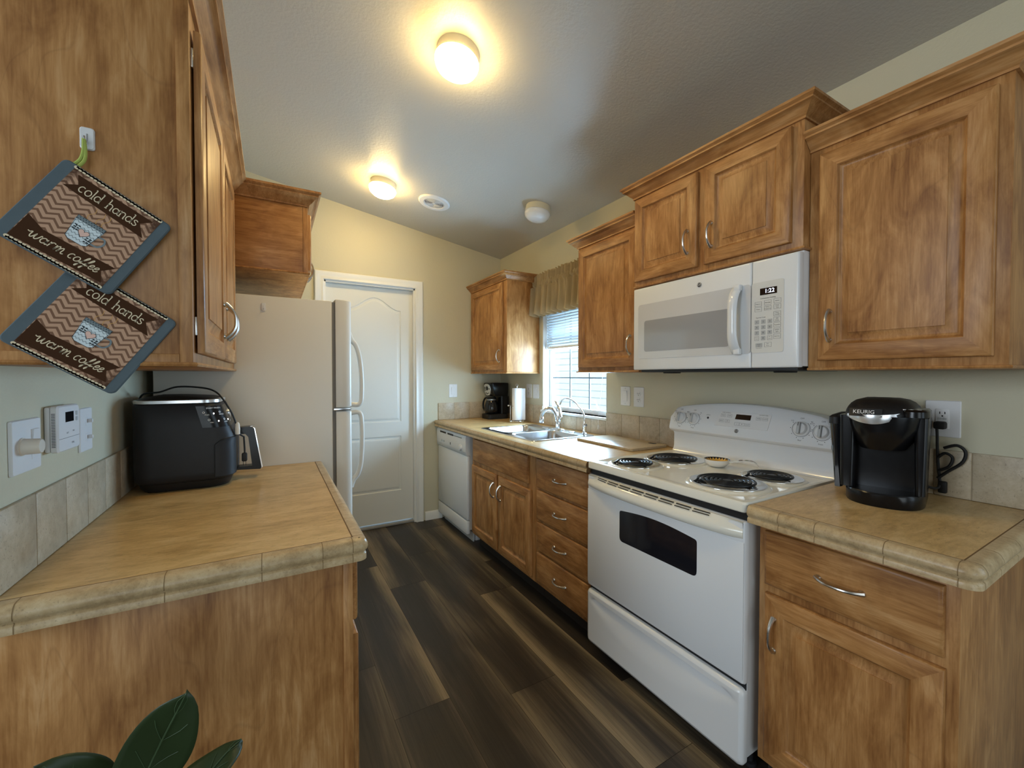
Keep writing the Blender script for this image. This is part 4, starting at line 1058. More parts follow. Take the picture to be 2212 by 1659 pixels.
for k in range(22): g.box((-.0603, -.040+k*.0036, .013), (-.0599, -.0385+k*.0036, .0195), 0, 1, 0, M)
g.box((-.057, -.0235, .0245), (.057, -.0228, .0247), 0, 1, 0, M)
g.text('HEAT', .005, M @ Vector((-.012, -.012, .0245)), (0, 1, 0), (0, 0, 1)); g.text('FAN', .005, M @ Vector((.022, -.010, .0245)), (0, 1, 0), (0, 0, 1)); g.text('COOL', .0055, M @ Vector((.018, -.038, .0245)), (0, 1, 0), (0, 0, 1))
t.part('vent_and_print', g, INK, None, 'dark vent slits and print')
for v in (.032, .018):
    g = G(); g.box((.037, v-.005, .0245), (.047, v+.005, .026), .001, 1, 0, M); t.part('button', g, PLASTG)
c = (XL, 1.570, 1.176); t = T('light_switch', 'white double-toggle switch half hidden behind the thermostat', 'switch', c); M = mk('L', c); plate(t, M, .086, .118)
for v in (.022, -.022):
    g = G(); g.box((-.006, v-.011, .004), (.022, v+.011, .0058), .001, 1, 0, M); g.box((.004, v-.004, .0055), (.013, v+.006, .016), .002, 2, 0, M); t.part('toggle', g, PLASTW)

# ------------------------------------------------------------------ air fryer on the left worktop
FX0, FX1, AY0, AY1 = -.420, -.126, 1.842, 2.130
t = T('air_fryer', 'charcoal air fryer with silver lid rim on the left worktop', 'air fryer', ((FX0+FX1)/2, (AY0+AY1)/2, ZC))
def fring(ins, z, dx=0, r0=.055): return rrect(FX0+ins, FX1-ins-dx, AY0+ins, AY1-ins, r0, 8, z)
g = G(); g.loft([fring(.022, ZC+.002), fring(.016, ZC+.012), fring(.010, ZC+.030)]); 
for xx in (FX0+.05, FX1-.06):
    for yy in (AY0+.05, AY1-.05): g.lathe([(.014, ZC), (.014, ZC+.004)], (xx, yy, 0), n=14)
t.part('base', g, BLACKM)
g = G(); g.loft([fring(.010, ZC+.0305), fring(.002, ZC+.040), fring(0, ZC+.06), fring(0, ZC+.175), fring(0, ZC+.19, .002), fring(.0, ZC+.215, .010), fring(0, ZC+.305, .042), fring(.003, ZC+.309, .044)]); t.part('body', g, DKGREY, None, None, 50)
g = G(); g.loft([fring(.006, ZC+.3095, .045), fring(.001, ZC+.312, .042), fring(.001, ZC+.322, .043), fring(.006, ZC+.324, .046)]); t.part('lid_rim', g, SILVER, None, 'polished silver rim', 40)
g = G(); g.loft([fring(.008, ZC+.3245, .048, .05), fring(.02, ZC+.331, .058, .05), fring(.06, ZC+.337, .09, .04), fring(.11, ZC+.339, .12, .02)]); t.part('lid', g, DKGREY, None, None, 60)
# control panel wraps round the sloping near front corner
def fpt(a, z):
    """point on the body's near-front corner: a along the outline from the near side round to the front, metres"""
    dz = max(0, min(1, (z-ZC-.215)/.09)); dx = .010+.032*dz; r = .055
    xs = FX1-dx-r
    if a < 0: return Vector((xs+a, AY0, z))
    th = a/r
    if th < PI/2: return Vector((xs+r*math.sin(th), AY0+r-r*math.cos(th), z))
    return Vector((xs+r, AY0+r+(a-r*PI/2), z))
g = G(); rows = []
for j in range(7):
    z = ZC+.222+.078*j/6; a0 = -.026+.008*j/6; a1 = .26
    row = []
    for i in range(25):
        a = a0+(a1-a0)*i/24; p = fpt(a, z); n = Vector((p.x-(FX1-.11), p.y-(AY0+.06), 0)); n.normalize(); 
        if a < 0: n = Vector((0, -1, 0))
        if a > .055*PI/2: n = Vector((1, 0, 0))
        row.append(g.bm.verts.new(p+n*.0012))
    rows.append(row)
for j in range(6):
    for i in range(24): g.face((rows[j][i], rows[j][i+1], rows[j+1][i+1], rows[j+1][i]))
cpn = t.part('control_panel', g, BLACK, None, 'glossy black control panel')
g = G()
def fmark(s, a, z, sz):
    p = fpt(a, z); q = fpt(a+.004, z); r_ = (q-p).normalized(); n = r_.cross(Vector((0, 0, 1))); up = Vector((-.33*n.x, -.33*n.y*0, 1)).normalized()
    up = (up - r_*up.dot(r_)).normalized(); g.text(s, sz, p+n*.0030, r_, up)
for s, a, z, sz in (('SMART FINISH', .030, ZC+.292, .0075), ('FRIES', .004, ZC+.268, .006), ('WINGS', .048, ZC+.268, .006), ('FISH', .008, ZC+.240, .006), ('STEAK', .054, ZC+.240, .006), ('o', -.002, ZC+.278, .016), ('o', .046, ZC+.278, .016), ('o', .004, ZC+.251, .016), ('o', .052, ZC+.251, .016), ('BAKE', .10, ZC+.268, .006), ('ROAST', .10, ZC+.240, .006)): fmark(s, a, z, sz)
t.part('printed_icons', g, INKW, cpn, 'white program icons')
for a, z in ((.026, ZC+.272), (.031, ZC+.244), (.075, ZC+.246)):
    g = G(); p = fpt(a, z); q = fpt(a+.004, z); n = (q-p).normalized().cross(Vector((0, 0, 1))); g.lathe([(.003, -.003), (.003, .0), (0, .0012)], p+n*.0022, n=10, ax='x'); t.part('indicator', g, LED, cpn)
g = G(); g.lathe([(.020, 0), (.019, .012), (.016, .016), (0, .017)], (FX1-.036, AY0+.145, ZC+.262), 'x', 28); t.part('dial', g, SILVER, None, 'silver dial')
# basket front, seam and handle
g = G(); R = []
bz0, bz1 = ZC+.042, ZC+.178
def ofs(a, z, d):
    p = fpt2(a, z); return p
def fpt2(a, z, r=.055):
    xs = FX1-r
    if a < 0: return Vector((xs+a, AY0, z)), Vector((0, -1, 0))
    th = a/r
    if th < PI/2: return Vector((xs+r*math.sin(th), AY0+r-r*math.cos(th), z)), Vector((math.sin(th), -math.cos(th), 0))
    b = a-r*PI/2; W = AY1-AY0-2*r
    if b < W: return Vector((xs+r, AY0+r+b, z)), Vector((1, 0, 0))
    th = (b-W)/r; th = min(th, PI/2); return Vector((xs+r*math.cos(th), AY1-r+r*math.sin(th), z)), Vector((math.cos(th), math.sin(th), 0))
rows = []; a0, a1 = -.002, .055*PI/2+(AY1-AY0-.11)+.085
for j in range(9):
    z = bz0+(bz1-bz0)*j/8; cut = .0 if j < 7 else (.012 if j == 7 else .030); row = []
    for i in range(41):
        a = a0+cut+(a1-a0-2*cut)*i/40; p, n = fpt2(a, z); row.append(g.bm.verts.new(p+n*.0022))
    rows.append(row)
for j in range(8):
    for i in range(40): g.face((rows[j][i], rows[j][i+1], rows[j+1][i+1], rows[j+1][i]))
bs = t.part('basket_front', g, DKGREY)
g = G(); ln = []
for i in range(20): p, n = fpt2(a0-.002, bz0+(bz1-bz0-.02)*i/19); ln.append(p+n*.0005)
for i in range(1, 8): p, n = fpt2(a0-.002+.034*i/7, bz1-.02+.02*math.sin(i/7*PI/2)); ln.append(p+n*.0005)
for i in range(1, 20): p, n = fpt2(a0+.034+(a1-a0-.068)*i/19, bz1+.002); ln.append(p+n*.0005)
g.tube(ln, .0018, 6); t.part('basket_seam', g, BLACKM, bs)
hy = (AY0+AY1)/2-.01
g = G(); P = [(FX1, ZC+.205), (FX1+.045, ZC+.207), (FX1+.060, ZC+.198), (FX1+.084, ZC+.040), (FX1+.080, ZC+.034), (FX1-.002, ZC+.038), (FX1-.002, ZC+.050), (FX1+.052, ZC+.050), (FX1+.040, ZC+.165), (FX1+.030, ZC+.178), (FX1, ZC+.180)]
g.prism(P, 'y', hy-.024, hy+.024); hd = t.part('handle', g, BLACK)
g = G(); g.prism([(FX1+.056, ZC+.204), (FX1+.063, ZC+.200), (FX1+.088, ZC+.042), (FX1+.0825, ZC+.036), (FX1+.0845, ZC+.040), (FX1+.0605, ZC+.198)], 'y', hy-.026, hy+.026)
g.box((FX1+.046, hy-.025, ZC+.2055), (FX1+.060, hy+.025, ZC+.2085), .001)
t.part('handle_trim', g, CHROME, hd, 'chrome handle strip')
g = G(); cp_ = cr([(FX0-.006, 2.02, ZC+.15), (FX0-.010, 2.02, ZC+.28), (FX0+.004, 2.00, ZC+.338), (FX0+.06, 1.97, ZC+.349), (FX0+.115, 1.95, ZC+.368), (FX0+.19, 1.93, ZC+.364), (FX1-.062, 1.91, ZC+.350), (FX1-.036, 1.895, ZC+.320), (FX1-.010, 1.888, ZC+.27), (FX1+.004, 1.890, ZC+.228)], 6)
g.tube(cp_, .0032, 8); cd = t.part('power_cord', g, RUBBER)
g = G(); g.lathe([(.008, 0), (.009, .02), (.007, .04), (.004, .046)], (FX1+.008, 1.892, ZC+.186), n=12); t.part('cord_tie', g, KNOBW, cd, 'pale cord wrap')
g = G(); g.tube([(FX1+.012, 1.905, ZC+.185), (FX1+.026, 1.935, ZC+.17), (FX1+.028, 1.940, ZC+.12), (FX1+.028, 1.940, ZC+.105)], .0032, 8); g.box((FX1+.018, 1.930, ZC+.072), (FX1+.036, 1.950, ZC+.106), .005); g.box((FX1+.022, 1.937, ZC+.056), (FX1+.0235, 1.943, ZC+.074)); g.box((FX1+.031, 1.937, ZC+.056), (FX1+.0325, 1.943, ZC+.074)); t.part('plug', g, RUBBER, cd)

# ------------------------------------------------------------------ pod coffee machine
KY = .568
t = T('pod_coffee_machine', 'black pod coffee machine on the right worktop', 'coffee maker', (1.79, KY, ZC))
def kr(x0, x1, y0, y1, r, z, n=8): return rrect(x0, x1, y0, y1, r, n, z)
# drip base with a rounded front
def dfront(xf, xb, y0, y1, z, n=20, p=2.4):
    pts = []
    yc, hw = (y0+y1)/2, (y1-y0)/2; xm = xb-(xb-xf)*.55
    for i in range(n+1):
        a = -PI/2+PI*i/n; s, c_ = math.sin(a), math.cos(a)
        pts.append(Vector((xm-(xm-xf)*abs(c_)**(2/p), yc+hw*math.copysign(abs(s)**(2/p), s), z)))
    pts += [Vector((xb, y1, z)), Vector((xb, y0, z))]
    return pts
g = G(); g.loft([dfront(1.640, 1.90, .452, .668, ZC), dfront(1.637, 1.90, .450, .670, ZC+.004), dfront(1.634, 1.90, .449, .671, ZC+.040), dfront(1.637, 1.90, .450, .670, ZC+.044), dfront(1.655, 1.90, .462, .658, ZC+.045)]); t.part('drip_base', g, BLACK, None, None, 40)
g = G(); g.loft([kr(1.735, 1.945, .452, .672, .03, ZC+.0), kr(1.735, 1.945, .448, .676, .03, ZC+.16), kr(1.735, 1.950, .443, .680, .03, ZC+.26), kr(1.735, 1.950, .446, .678, .03, ZC+.285)]); t.part('tower', g, BLACK, None, None, 40)
for y0_, y1_ in ((.448, .476), (.640, .680)):
    g = G(); g.loft([kr(1.680, 1.75, y0_-k, y1_+k, .012, z) for k, z in ((0, ZC+.045), (.002, ZC+.15), (.004, ZC+.28))]); t.part('side_column', g, BLACK, None, None, 40)
g = G(); g.loft([dfront(1.665, 1.90, .500, .632, ZC+.175), dfront(1.645, 1.90, .478, .648, ZC+.205), dfront(1.632, 1.90, .455, .664, ZC+.245), dfront(1.630, 1.90, .448, .672, ZC+.283)]); t.part('brew_head', g, BLACK, None, None, 45)
g = G(); R = []
for s, h, xs in ((1, .2835, 0), (1.0, .288, .0), (.98, .296, .004), (.93, .306, .012), (.84, .318, .026), (.70, .328, .045), (.48, .334, .075), (.2, .336, .11)):
    yc = .585; R.append([Vector((1.79+(p.x-1.79)*s+xs*.2, yc+(p.y-yc)*s, p.z)) for p in dfront(1.630, 1.94, .470, .676, ZC+h)])
g.loft(R); t.part('lid', g, BLACKM, None, None, 60)
g = G(); R = []
for i in range(25):
    s = -1+2*i/24; yy = .583+.076*s; xf = 1.616+.040*abs(s)**2.2; hh = .011*(1-abs(s)**2)+.005; zc_ = ZC+.272+.018*(s*s)*(1 if s < 0 else .55)
    R.append([Vector((xf+.014, yy, zc_+hh)), Vector((xf+.002, yy, zc_+hh)), Vector((xf, yy, zc_)), Vector((xf+.004, yy, zc_-hh*.8)), Vector((xf+.014, yy, zc_-hh*.8))])
g.loft(R); hn = t.part('handle', g, SILVER, None, 'silver curved lid handle', 50)
g = G(); R = []
for i in range(15):
    s = -1+2*i/14; yy = .603+.046*s; xf = 1.6215+.022*abs((yy-.583)/.080)**2.2; R.append([Vector((xf+.02, yy, ZC+.284)), Vector((xf-.0035, yy, ZC+.282)), Vector((xf+.006, yy, ZC+.306)), Vector((xf+.02, yy, ZC+.306))])
g.loft(R); t.part('handle_plate', g, BLACKM, hn)
g = G(); nrm = Vector((.28, 0, 1)).normalized(); g.text('KEURIG', .0165, (1.6190, .606, ZC+.2955), (0, -1, 0), (.36, 0, 1), 0, .0022, 1.05); t.part('lettering', g, INKW, hn, 'white maker lettering')
g = G(); g.loft([kr(1.72, 1.93, .6815, .716-.01, .02, ZC+.030), kr(1.715, 1.935, .6815, .716-.004, .02, ZC+.12), kr(1.71, 1.935, .6815, .722, .02, ZC+.245)]); rs = t.part('water_tank', g, plain('dark_translucent_plastic', (.012, .013, .016), .08, coat=.8), None, None, 40)
g = G(); g.loft([kr(1.708, 1.937, .6815, .724, .02, ZC+.2455), kr(1.708, 1.937, .6815, .724, .02, ZC+.268), kr(1.716, 1.93, .6815, .716, .02, ZC+.275)]); t.part('tank_lid', g, BLACKM, rs, None, 40)
g = G(); g.loft([dfront(1.646, 1.80, .440, .520, ZC+.2835), dfront(1.648, 1.80, .441, .519, ZC+.300), dfront(1.66, 1.80, .448, .512, ZC+.306)]); bp = t.part('button_panel', g, BLACK, None, None, 45)
for k, (xx, yy) in enumerate(((1.664, .506), (1.660, .488), (1.664, .468))):
    g = G(); g.lathe([(.0075, 0), (.0070, .002), (0, .003)], (xx+.012, yy, ZC+.3045), n=18, sy=1.0); t.part('button', g, SILVER, bp)
KM = Matrix.Translation((1.765, .578, ZC)) @ Matrix.Rotation(math.radians(13), 4, 'Z') @ Matrix.Diagonal((.95, .88, 1, 1))
t.o.location = (1.765, .578, ZC); t.o.rotation_euler.z = math.radians(13); t.o.scale = (.95, .88, 1)
KI = Matrix.Translation((1.79, KY, ZC)) @ KM.inverted()
def unrot(g):
    for v in g.bm.verts: v.co = KI @ v.co
g = G(); P = cr([(1.905, .516, ZC+.042), (1.930, .503, ZC+.030), (1.950, .492, ZC+.030), (1.964, .492, ZC+.052), (1.967, .497, ZC+.10), (1.967, .500, ZC+.16), (1.966, .501, ZC+.21), (1.960, .502, ZC+.245)], 6)
g.tube(P, .0042, 8); unrot(g); cd = t.part('power_cord', g, RUBBER)
g = G(); g.tube(cr([(1.964, .497, ZC+.060), (1.962, .470, ZC+.090), (1.960, .438, ZC+.125), (1.960, .432, ZC+.160), (1.961, .452, ZC+.178), (1.962, .483, ZC+.165)], 6), .0048, 8)
g.tube(cr([(1.966, .497, ZC+.085), (1.962, .470, ZC+.105), (1.962, .462, ZC+.135), (1.963, .480, ZC+.148), (1.965, .498, ZC+.130)], 6), .0045, 8); g.box((1.955, .474, ZC+.012), (1.972, .495, ZC+.052), .004); unrot(g); t.part('cord_loop', g, RUBBER, cd)
g = G(); g.box((1.9475, .478, ZC+.228), (1.9755, .508, ZC+.254), .006); unrot(g); t.part('plug', g, RUBBER, cd)

# ------------------------------------------------------------------ drip coffee maker in the corner
t = T('drip_coffee_maker', 'black drip coffee maker with glass carafe in the far corner', 'coffee maker', (1.86, 3.545, ZC))
Y0, Y1 = 3.455, 3.622
g = G(); g.loft([kr(1.745, 1.955, Y0, Y1, .025, ZC+z) for z in (0, .042)] + [kr(1.752, 1.950, Y0+.006, Y1-.006, .022, ZC+.048)]); t.part('base', g, BLACKM, None, None, 45)
g = G(); g.loft([kr(1.875, 1.962, Y0, Y1, .015, ZC+z) for z in (.0485, .215)]); t.part('tower', g, BLACK, None, None, 45)
g = G(); g.loft([kr(1.800, 1.962, Y0+.006, Y1-.006, .03, ZC+.216), kr(1.775, 1.962, Y0, Y1, .03, ZC+.25), kr(1.765, 1.962, Y0-.002, Y1+.002, .025, ZC+.335), kr(1.775, 1.955, Y0+.004, Y1-.004, .02, ZC+.342)]); t.part('brew_head', g, BLACK, None, None, 45)
g = G(); yc = (Y0+Y1)/2; sh = []
for i in range(24):
    a = 2*PI*i/24; s, c_ = math.sin(a), math.cos(a); yy = yc+.066*math.copysign(abs(c_)**.7, c_)*(1-.28*max(0, -s)); zz = ZC+.277+.055*math.copysign(abs(s)**.7, s); sh.append((yy, zz))
def xh(z): return 1.765+.010*max(0, (ZC+.335-z)/.085)-.001
g.loft([[Vector((xh(z)-d, y, z)) for y, z in sh] for d in (-.004, .003)]); p_ = t.part('control_panel', g, SILVER, None, 'silver shield-shaped control panel')
g = G(); g.lathe([(.020, 0), (.020, -.004), (0, -.005)], (xh(ZC+.29)-.003, yc, ZC+.290), 'x', 24); t.part('clock_display', g, SCREEN, p_)
for dy, dz in ((.045, .012), (.047, -.002), (.044, -.016), (-.045, .0), (.025, -.040), (0, -.046), (-.025, -.040)):
    g = G(); g.lathe([(.0055, 0), (.005, -.004), (0, -.0045)], (xh(ZC+.285+dz)-.003, yc+dy, ZC+.285+dz), 'x', 12); t.part('button', g, BLACK, p_)
cx, cy = 1.812, yc
g = G(); g.lathe([(.050, .049), (.062, .055), (.069, .085), (.066, .125), (.052, .165), (.044, .185)], (cx, cy, ZC), n=36, cap1=False); cf = t.part('carafe', g, CARAFE, None, 'smoked glass carafe', 60)
g = G(); g.lathe([(.046, .186), (.047, .196), (.040, .204), (0, .207)], (cx, cy, ZC), n=30); t.part('carafe_lid', g, BLACKM, cf)
g = G(); g.lathe([(.0465, .174), (.0465, .184)], (cx, cy, ZC), n=30, cap0=False, cap1=False); t.part('carafe_band', g, SILVER, cf, 'silver collar')
g = G(); P = cr([(cx-.012, cy+.044, ZC+.196), (cx-.030, cy+.072, ZC+.192), (cx-.040, cy+.092, ZC+.150), (cx-.040, cy+.092, ZC+.100), (cx-.030, cy+.074, ZC+.070)], 6); g.tube(P, .0085, 10); t.part('carafe_handle', g, BLACK, cf)

# ------------------------------------------------------------------ paper towel on its stand
pc = (1.868, 3.150)
t = T('paper_towel_stand', 'silver wire paper towel stand beside the drip coffee maker', 'paper towel stand', (*pc, ZC))
g = G(); g.tube([(pc[0]+.066*math.cos(a), pc[1]+.066*math.sin(a), ZC+.012) for a in [2*PI*i/28 for i in range(28)]], .003, 8, closed=True); g.tube([(pc[0]-.066, pc[1], ZC+.012), (pc[0]+.066, pc[1], ZC+.012)], .003, 8); g.tube([(pc[0], pc[1]-.066, ZC+.012), (pc[0], pc[1]+.066, ZC+.012)], .003, 8); t.part('base_ring', g, CHROME)
for k in range(4):
    a = k*PI/2+PI/4*0; g = G(); g.lathe([(.003, 0), (.008, .004), (.0095, .010), (.008, .016), (.003, .019)], (pc[0]+.066*math.cos(a), pc[1]+.066*math.sin(a), ZC), n=14); t.part('foot', g, CHROME)
g = G(); g.tube([(*pc, ZC+.012), (*pc, ZC+.318)], .004, 8); g.tube(cr([(pc[0], pc[1]+.0, ZC+.316), (pc[0]-.006, pc[1]+.010, ZC+.328), (pc[0], pc[1]+.002, ZC+.338), (pc[0]+.006, pc[1]-.010, ZC+.328), (pc[0], pc[1], ZC+.316)], 5), .0035, 8); t.part('centre_post', g, CHROME)
g = G(); a = math.radians(140); ex, ey = pc[0]-.030, pc[1]+.078
g.tube([(pc[0]-.028, pc[1]+.060, ZC+.012), (ex, ey-.012, ZC+.014), (ex, ey-.012, ZC+.142)], .003, 8); g.tube([(ex-.004, ey+.014, ZC+.142), (ex, ey-.012, ZC+.142), (pc[0]-.056, pc[1]-.002, ZC+.142), (pc[0]-.052, pc[1]-.022, ZC+.144)], .003, 8)
g.lathe([(.001, -.009), (.007, -.006), (.009, 0), (.007, .006), (.001, .009)], (ex-.004, ey+.016, ZC+.142), n=14); t.part('tension_arm', g, CHROME)
g = G(); g.lathe([(.018, ZC+.021), (.043, ZC+.021), (.0445, ZC+.024), (.0445, ZC+.296), (.043, ZC+.299), (.018, ZC+.299), (.018, ZC+.021)], (*pc, 0), n=40, cap0=False, cap1=False)
tl = [(pc[0]+.043*math.cos(a), pc[1]+.043*math.sin(a)) for a in (.2, -.2, -.6)] + [(pc[0]+.052, pc[1]-.040), (pc[0]+.056, pc[1]-.046)]
g.loft([[Vector((x, y, z)) for x, y in tl + [(x+.0012, y+.0008) for x, y in tl[::-1]]] for z in (ZC+.022, ZC+.298)])
single('paper_towel_roll', g, PAPER, 'white paper towel roll standing on the wire stand', 'paper towel', (*pc, ZC+.02))

# ------------------------------------------------------------------ spoon rest on the cooktop
bx, by, bz = 1.722, 1.148, .9175
t = T('spoon_rest', 'white spoon rest with painted yellow inside on the cooktop', 'spoon rest', (bx, by, bz))
g = G(); g.lathe([(.026, 0), (.036, .004), (.050, .018), (.0545, .033), (.052, .033)], (bx, by, bz), n=40, cap1=False)
R = []
hp = cr([(bx+.018, by-.046, bz+.027), (bx+.034, by-.072, bz+.032), (bx+.054, by-.104, bz+.037), (bx+.068, by-.130, bz+.032), (bx+.074, by-.146, bz+.012), (bx+.076, by-.150, bz+.003)], 5)
for i, p in enumerate(hp):
    w = .012+.003*math.sin(i/len(hp)*PI); d = Vector((.55, -.83, 0)); s = Vector((.83, .55, 0))
    R.append([p+s*w+Vector((0, 0, .002)), p-s*w+Vector((0, 0, .002)), p-s*w*.8-Vector((0, 0, .004)), p+s*w*.8-Vector((0, 0, .004))])
g.loft(R); t.part('bowl', g, plain('white_glazed_pottery', lin(232, 228, 220), .18, coat=.5), None, None, 50)
g = G(); g.lathe([(.0535, .0328), (.049, .026), (.0475, .0225)], (bx, by, bz), n=40, cap0=False, cap1=False, mi=0); g.lathe([(.0475, .0225), (.040, .012), (.026, .005), (0, .004)], (bx, by, bz), n=40, cap0=False, cap1=False, mi=1)
for k in range(24):
    a = 2*PI*k/24; a2 = 2*PI*(k+1)/24; am = (a+a2)/2
    pv = [Vector((bx+r*math.cos(q), by+r*math.sin(q), bz+z)) for r, q, z in ((.0468, a, .0228), (.0468, a2, .0228), (.0512, am, .0305))]
    g.face([g.bm.verts.new(p) for p in pv], 1)
for q in range(6):
    a = q*1.05+.3; r0 = .010+.006*(q % 3); p0 = Vector((bx+r0*math.cos(a), by+r0*math.sin(a), bz+.0075)); p1 = Vector((bx+.034*math.cos(a+.35), by+.034*math.sin(a+.35), bz+.0115)); n_ = (p1-p0).cross(Vector((0, 0, 1))).normalized()*.005
    g.face([g.bm.verts.new(p) for p in (p0, (p0+p1)/2+n_+Vector((0, 0, .001)), p1, (p0+p1)/2-n_+Vector((0, 0, .001)))], (2, 3, 0)[q % 3])
t.part('painted_glaze', g, [plain('navy_glaze', lin(28, 26, 34), .25), plain('yellow_glaze', lin(226, 178, 84), .25), plain('white_glaze', lin(238, 236, 228), .25), plain('green_glaze', lin(70, 92, 52), .25)], None, 'yellow painted inside with dark zigzag rim')
g = G(); 
for i in range(6, len(hp)-6, 3):
    p = hp[i]; s = Vector((.83, .55, 0))*.010; d = (hp[i+2]-hp[i]); g.face([g.bm.verts.new(p+v+Vector((0, 0, .0026))) for v in (s, d*.9+s, d*.9-s, -s)], (i//3) % 2)
t.part('painted_handle', g, [plain('brown_glaze', lin(92, 50, 36), .3), plain('olive_glaze', lin(108, 112, 74), .3)], None, 'brown and olive painted handle')

# ------------------------------------------------------------------ valance and blind at the window
random.seed(3)
g = G(); ya, yb = 2.06, 2.985; NU, xv = 150, 1.935
ph = [0]; 
for i in range(NU): ph.append(ph[-1]+.45+.35*random.random())
def vx(i, z):
    k = math.sin(ph[i]*1.0); 
    if z > 2.105: return xv-.014-.014*math.sin(ph[i]*1.6)
    if z > 2.06: return xv-.022-.013*math.sin(ph[i]*1.9+z*25)
    s = (2.06-z)/.24; return xv-.020-.010*math.sin(ph[i]*1.9)*(1-s)**2-(.014+.028*s)*math.sin(ph[i]*.75+.4+.6*math.sin(ph[i]*.21))
zs = [2.165, 2.15, 2.13, 2.112, 2.106, 2.09, 2.07, 2.058, 2.052, 2.02, 1.97, 1.92, 1.87, 1.832, 1.826]
R = []
for z in zs:
    row = []
    for i in range(NU+1):
        y = yb+(ya-yb)*i/NU; zz = z+(.006*math.sin(ph[i]*1.3) if z > 2.14 else 0)+(.012*math.sin(ph[i]*.75+1.4) if z < 1.84 else 0)
        row.append(Vector((vx(i, z), y, zz)))
    row = [Vector((XR-.004, yb+.002, z)), Vector((XR-.03, yb+.004, z))] + row
    R.append(row)
g.loft(R, False, False, False)
t = T('window_valance', 'tan gathered valance curtain hung over the kitchen window', 'curtain', (xv, 2.52, 1.83))
vo = t.part('cloth', g, VAL, None, None, 80); so = vo.modifiers.new('thickness', 'SOLIDIFY'); so.thickness = .0016
g = G(); g.tube([(XR-.002, yb-.004, 2.083), (xv-.002, yb-.008, 2.083), (xv-.002, ya+.004, 2.083)], .006, 10); t.part('curtain_rod', g, WHITE)

t = T('window_blind', 'white slatted blind half raised in the kitchen window', 'blind', (XR+.035, 2.527, 1.54))
b0, b1 = WY0+.008, WY1-.008; xb_ = XR+.035
g = G(); g.box((xb_-.018, b0, 2.035), (xb_+.018, b1, 2.062), .003); t.part('headrail', g, WHITE)
g = G()
nS = 20
for k in range(nS):
    z = 1.580+k*.0228; P = [(xb_-.0125, z+.0070), (xb_-.004, z+.0035), (xb_+.004, z-.0012), (xb_+.0125, z-.0075), (xb_+.0125, z-.0082), (xb_+.004, z-.0019), (xb_-.004, z+.0028), (xb_-.0125, z+.0063)]
    g.prism(P, 'y', b0, b1)
t.part('slats', g, SLAT)
g = G(); g.box((xb_-.013, b0, 1.545), (xb_+.013, b1, 1.562), .003); t.part('bottom_rail', g, WHITE)
for yy in (2.86, 2.64, 2.42, 2.20):
    g = G(); g.tube([(xb_-.0145, yy, 1.56), (xb_-.0145, yy, 2.04)], .0008, 6); t.part('ladder_cord', g, WHITE)
g = G(); g.tube(cr([(xb_-.02, 2.165, 2.04), (xb_-.020, 2.167, 1.7), (XR-.010, 2.175, 1.30), (XR-.028, 2.19, 1.06), (XR-.030, 2.19, .975)], 5), .0011, 6); g.lathe([(.002, .03), (.0045, .02), (.005, 0), (.003, -.003)], (XR-.030, 2.19, .955), n=10); t.part('lift_cord', g, WHITE)
g = G(); g.tube([(xb_-.021, 2.885, 2.03), (xb_-.021, 2.882, 1.44)], .0035, 6); t.part('tilt_wand', g, SLAT)

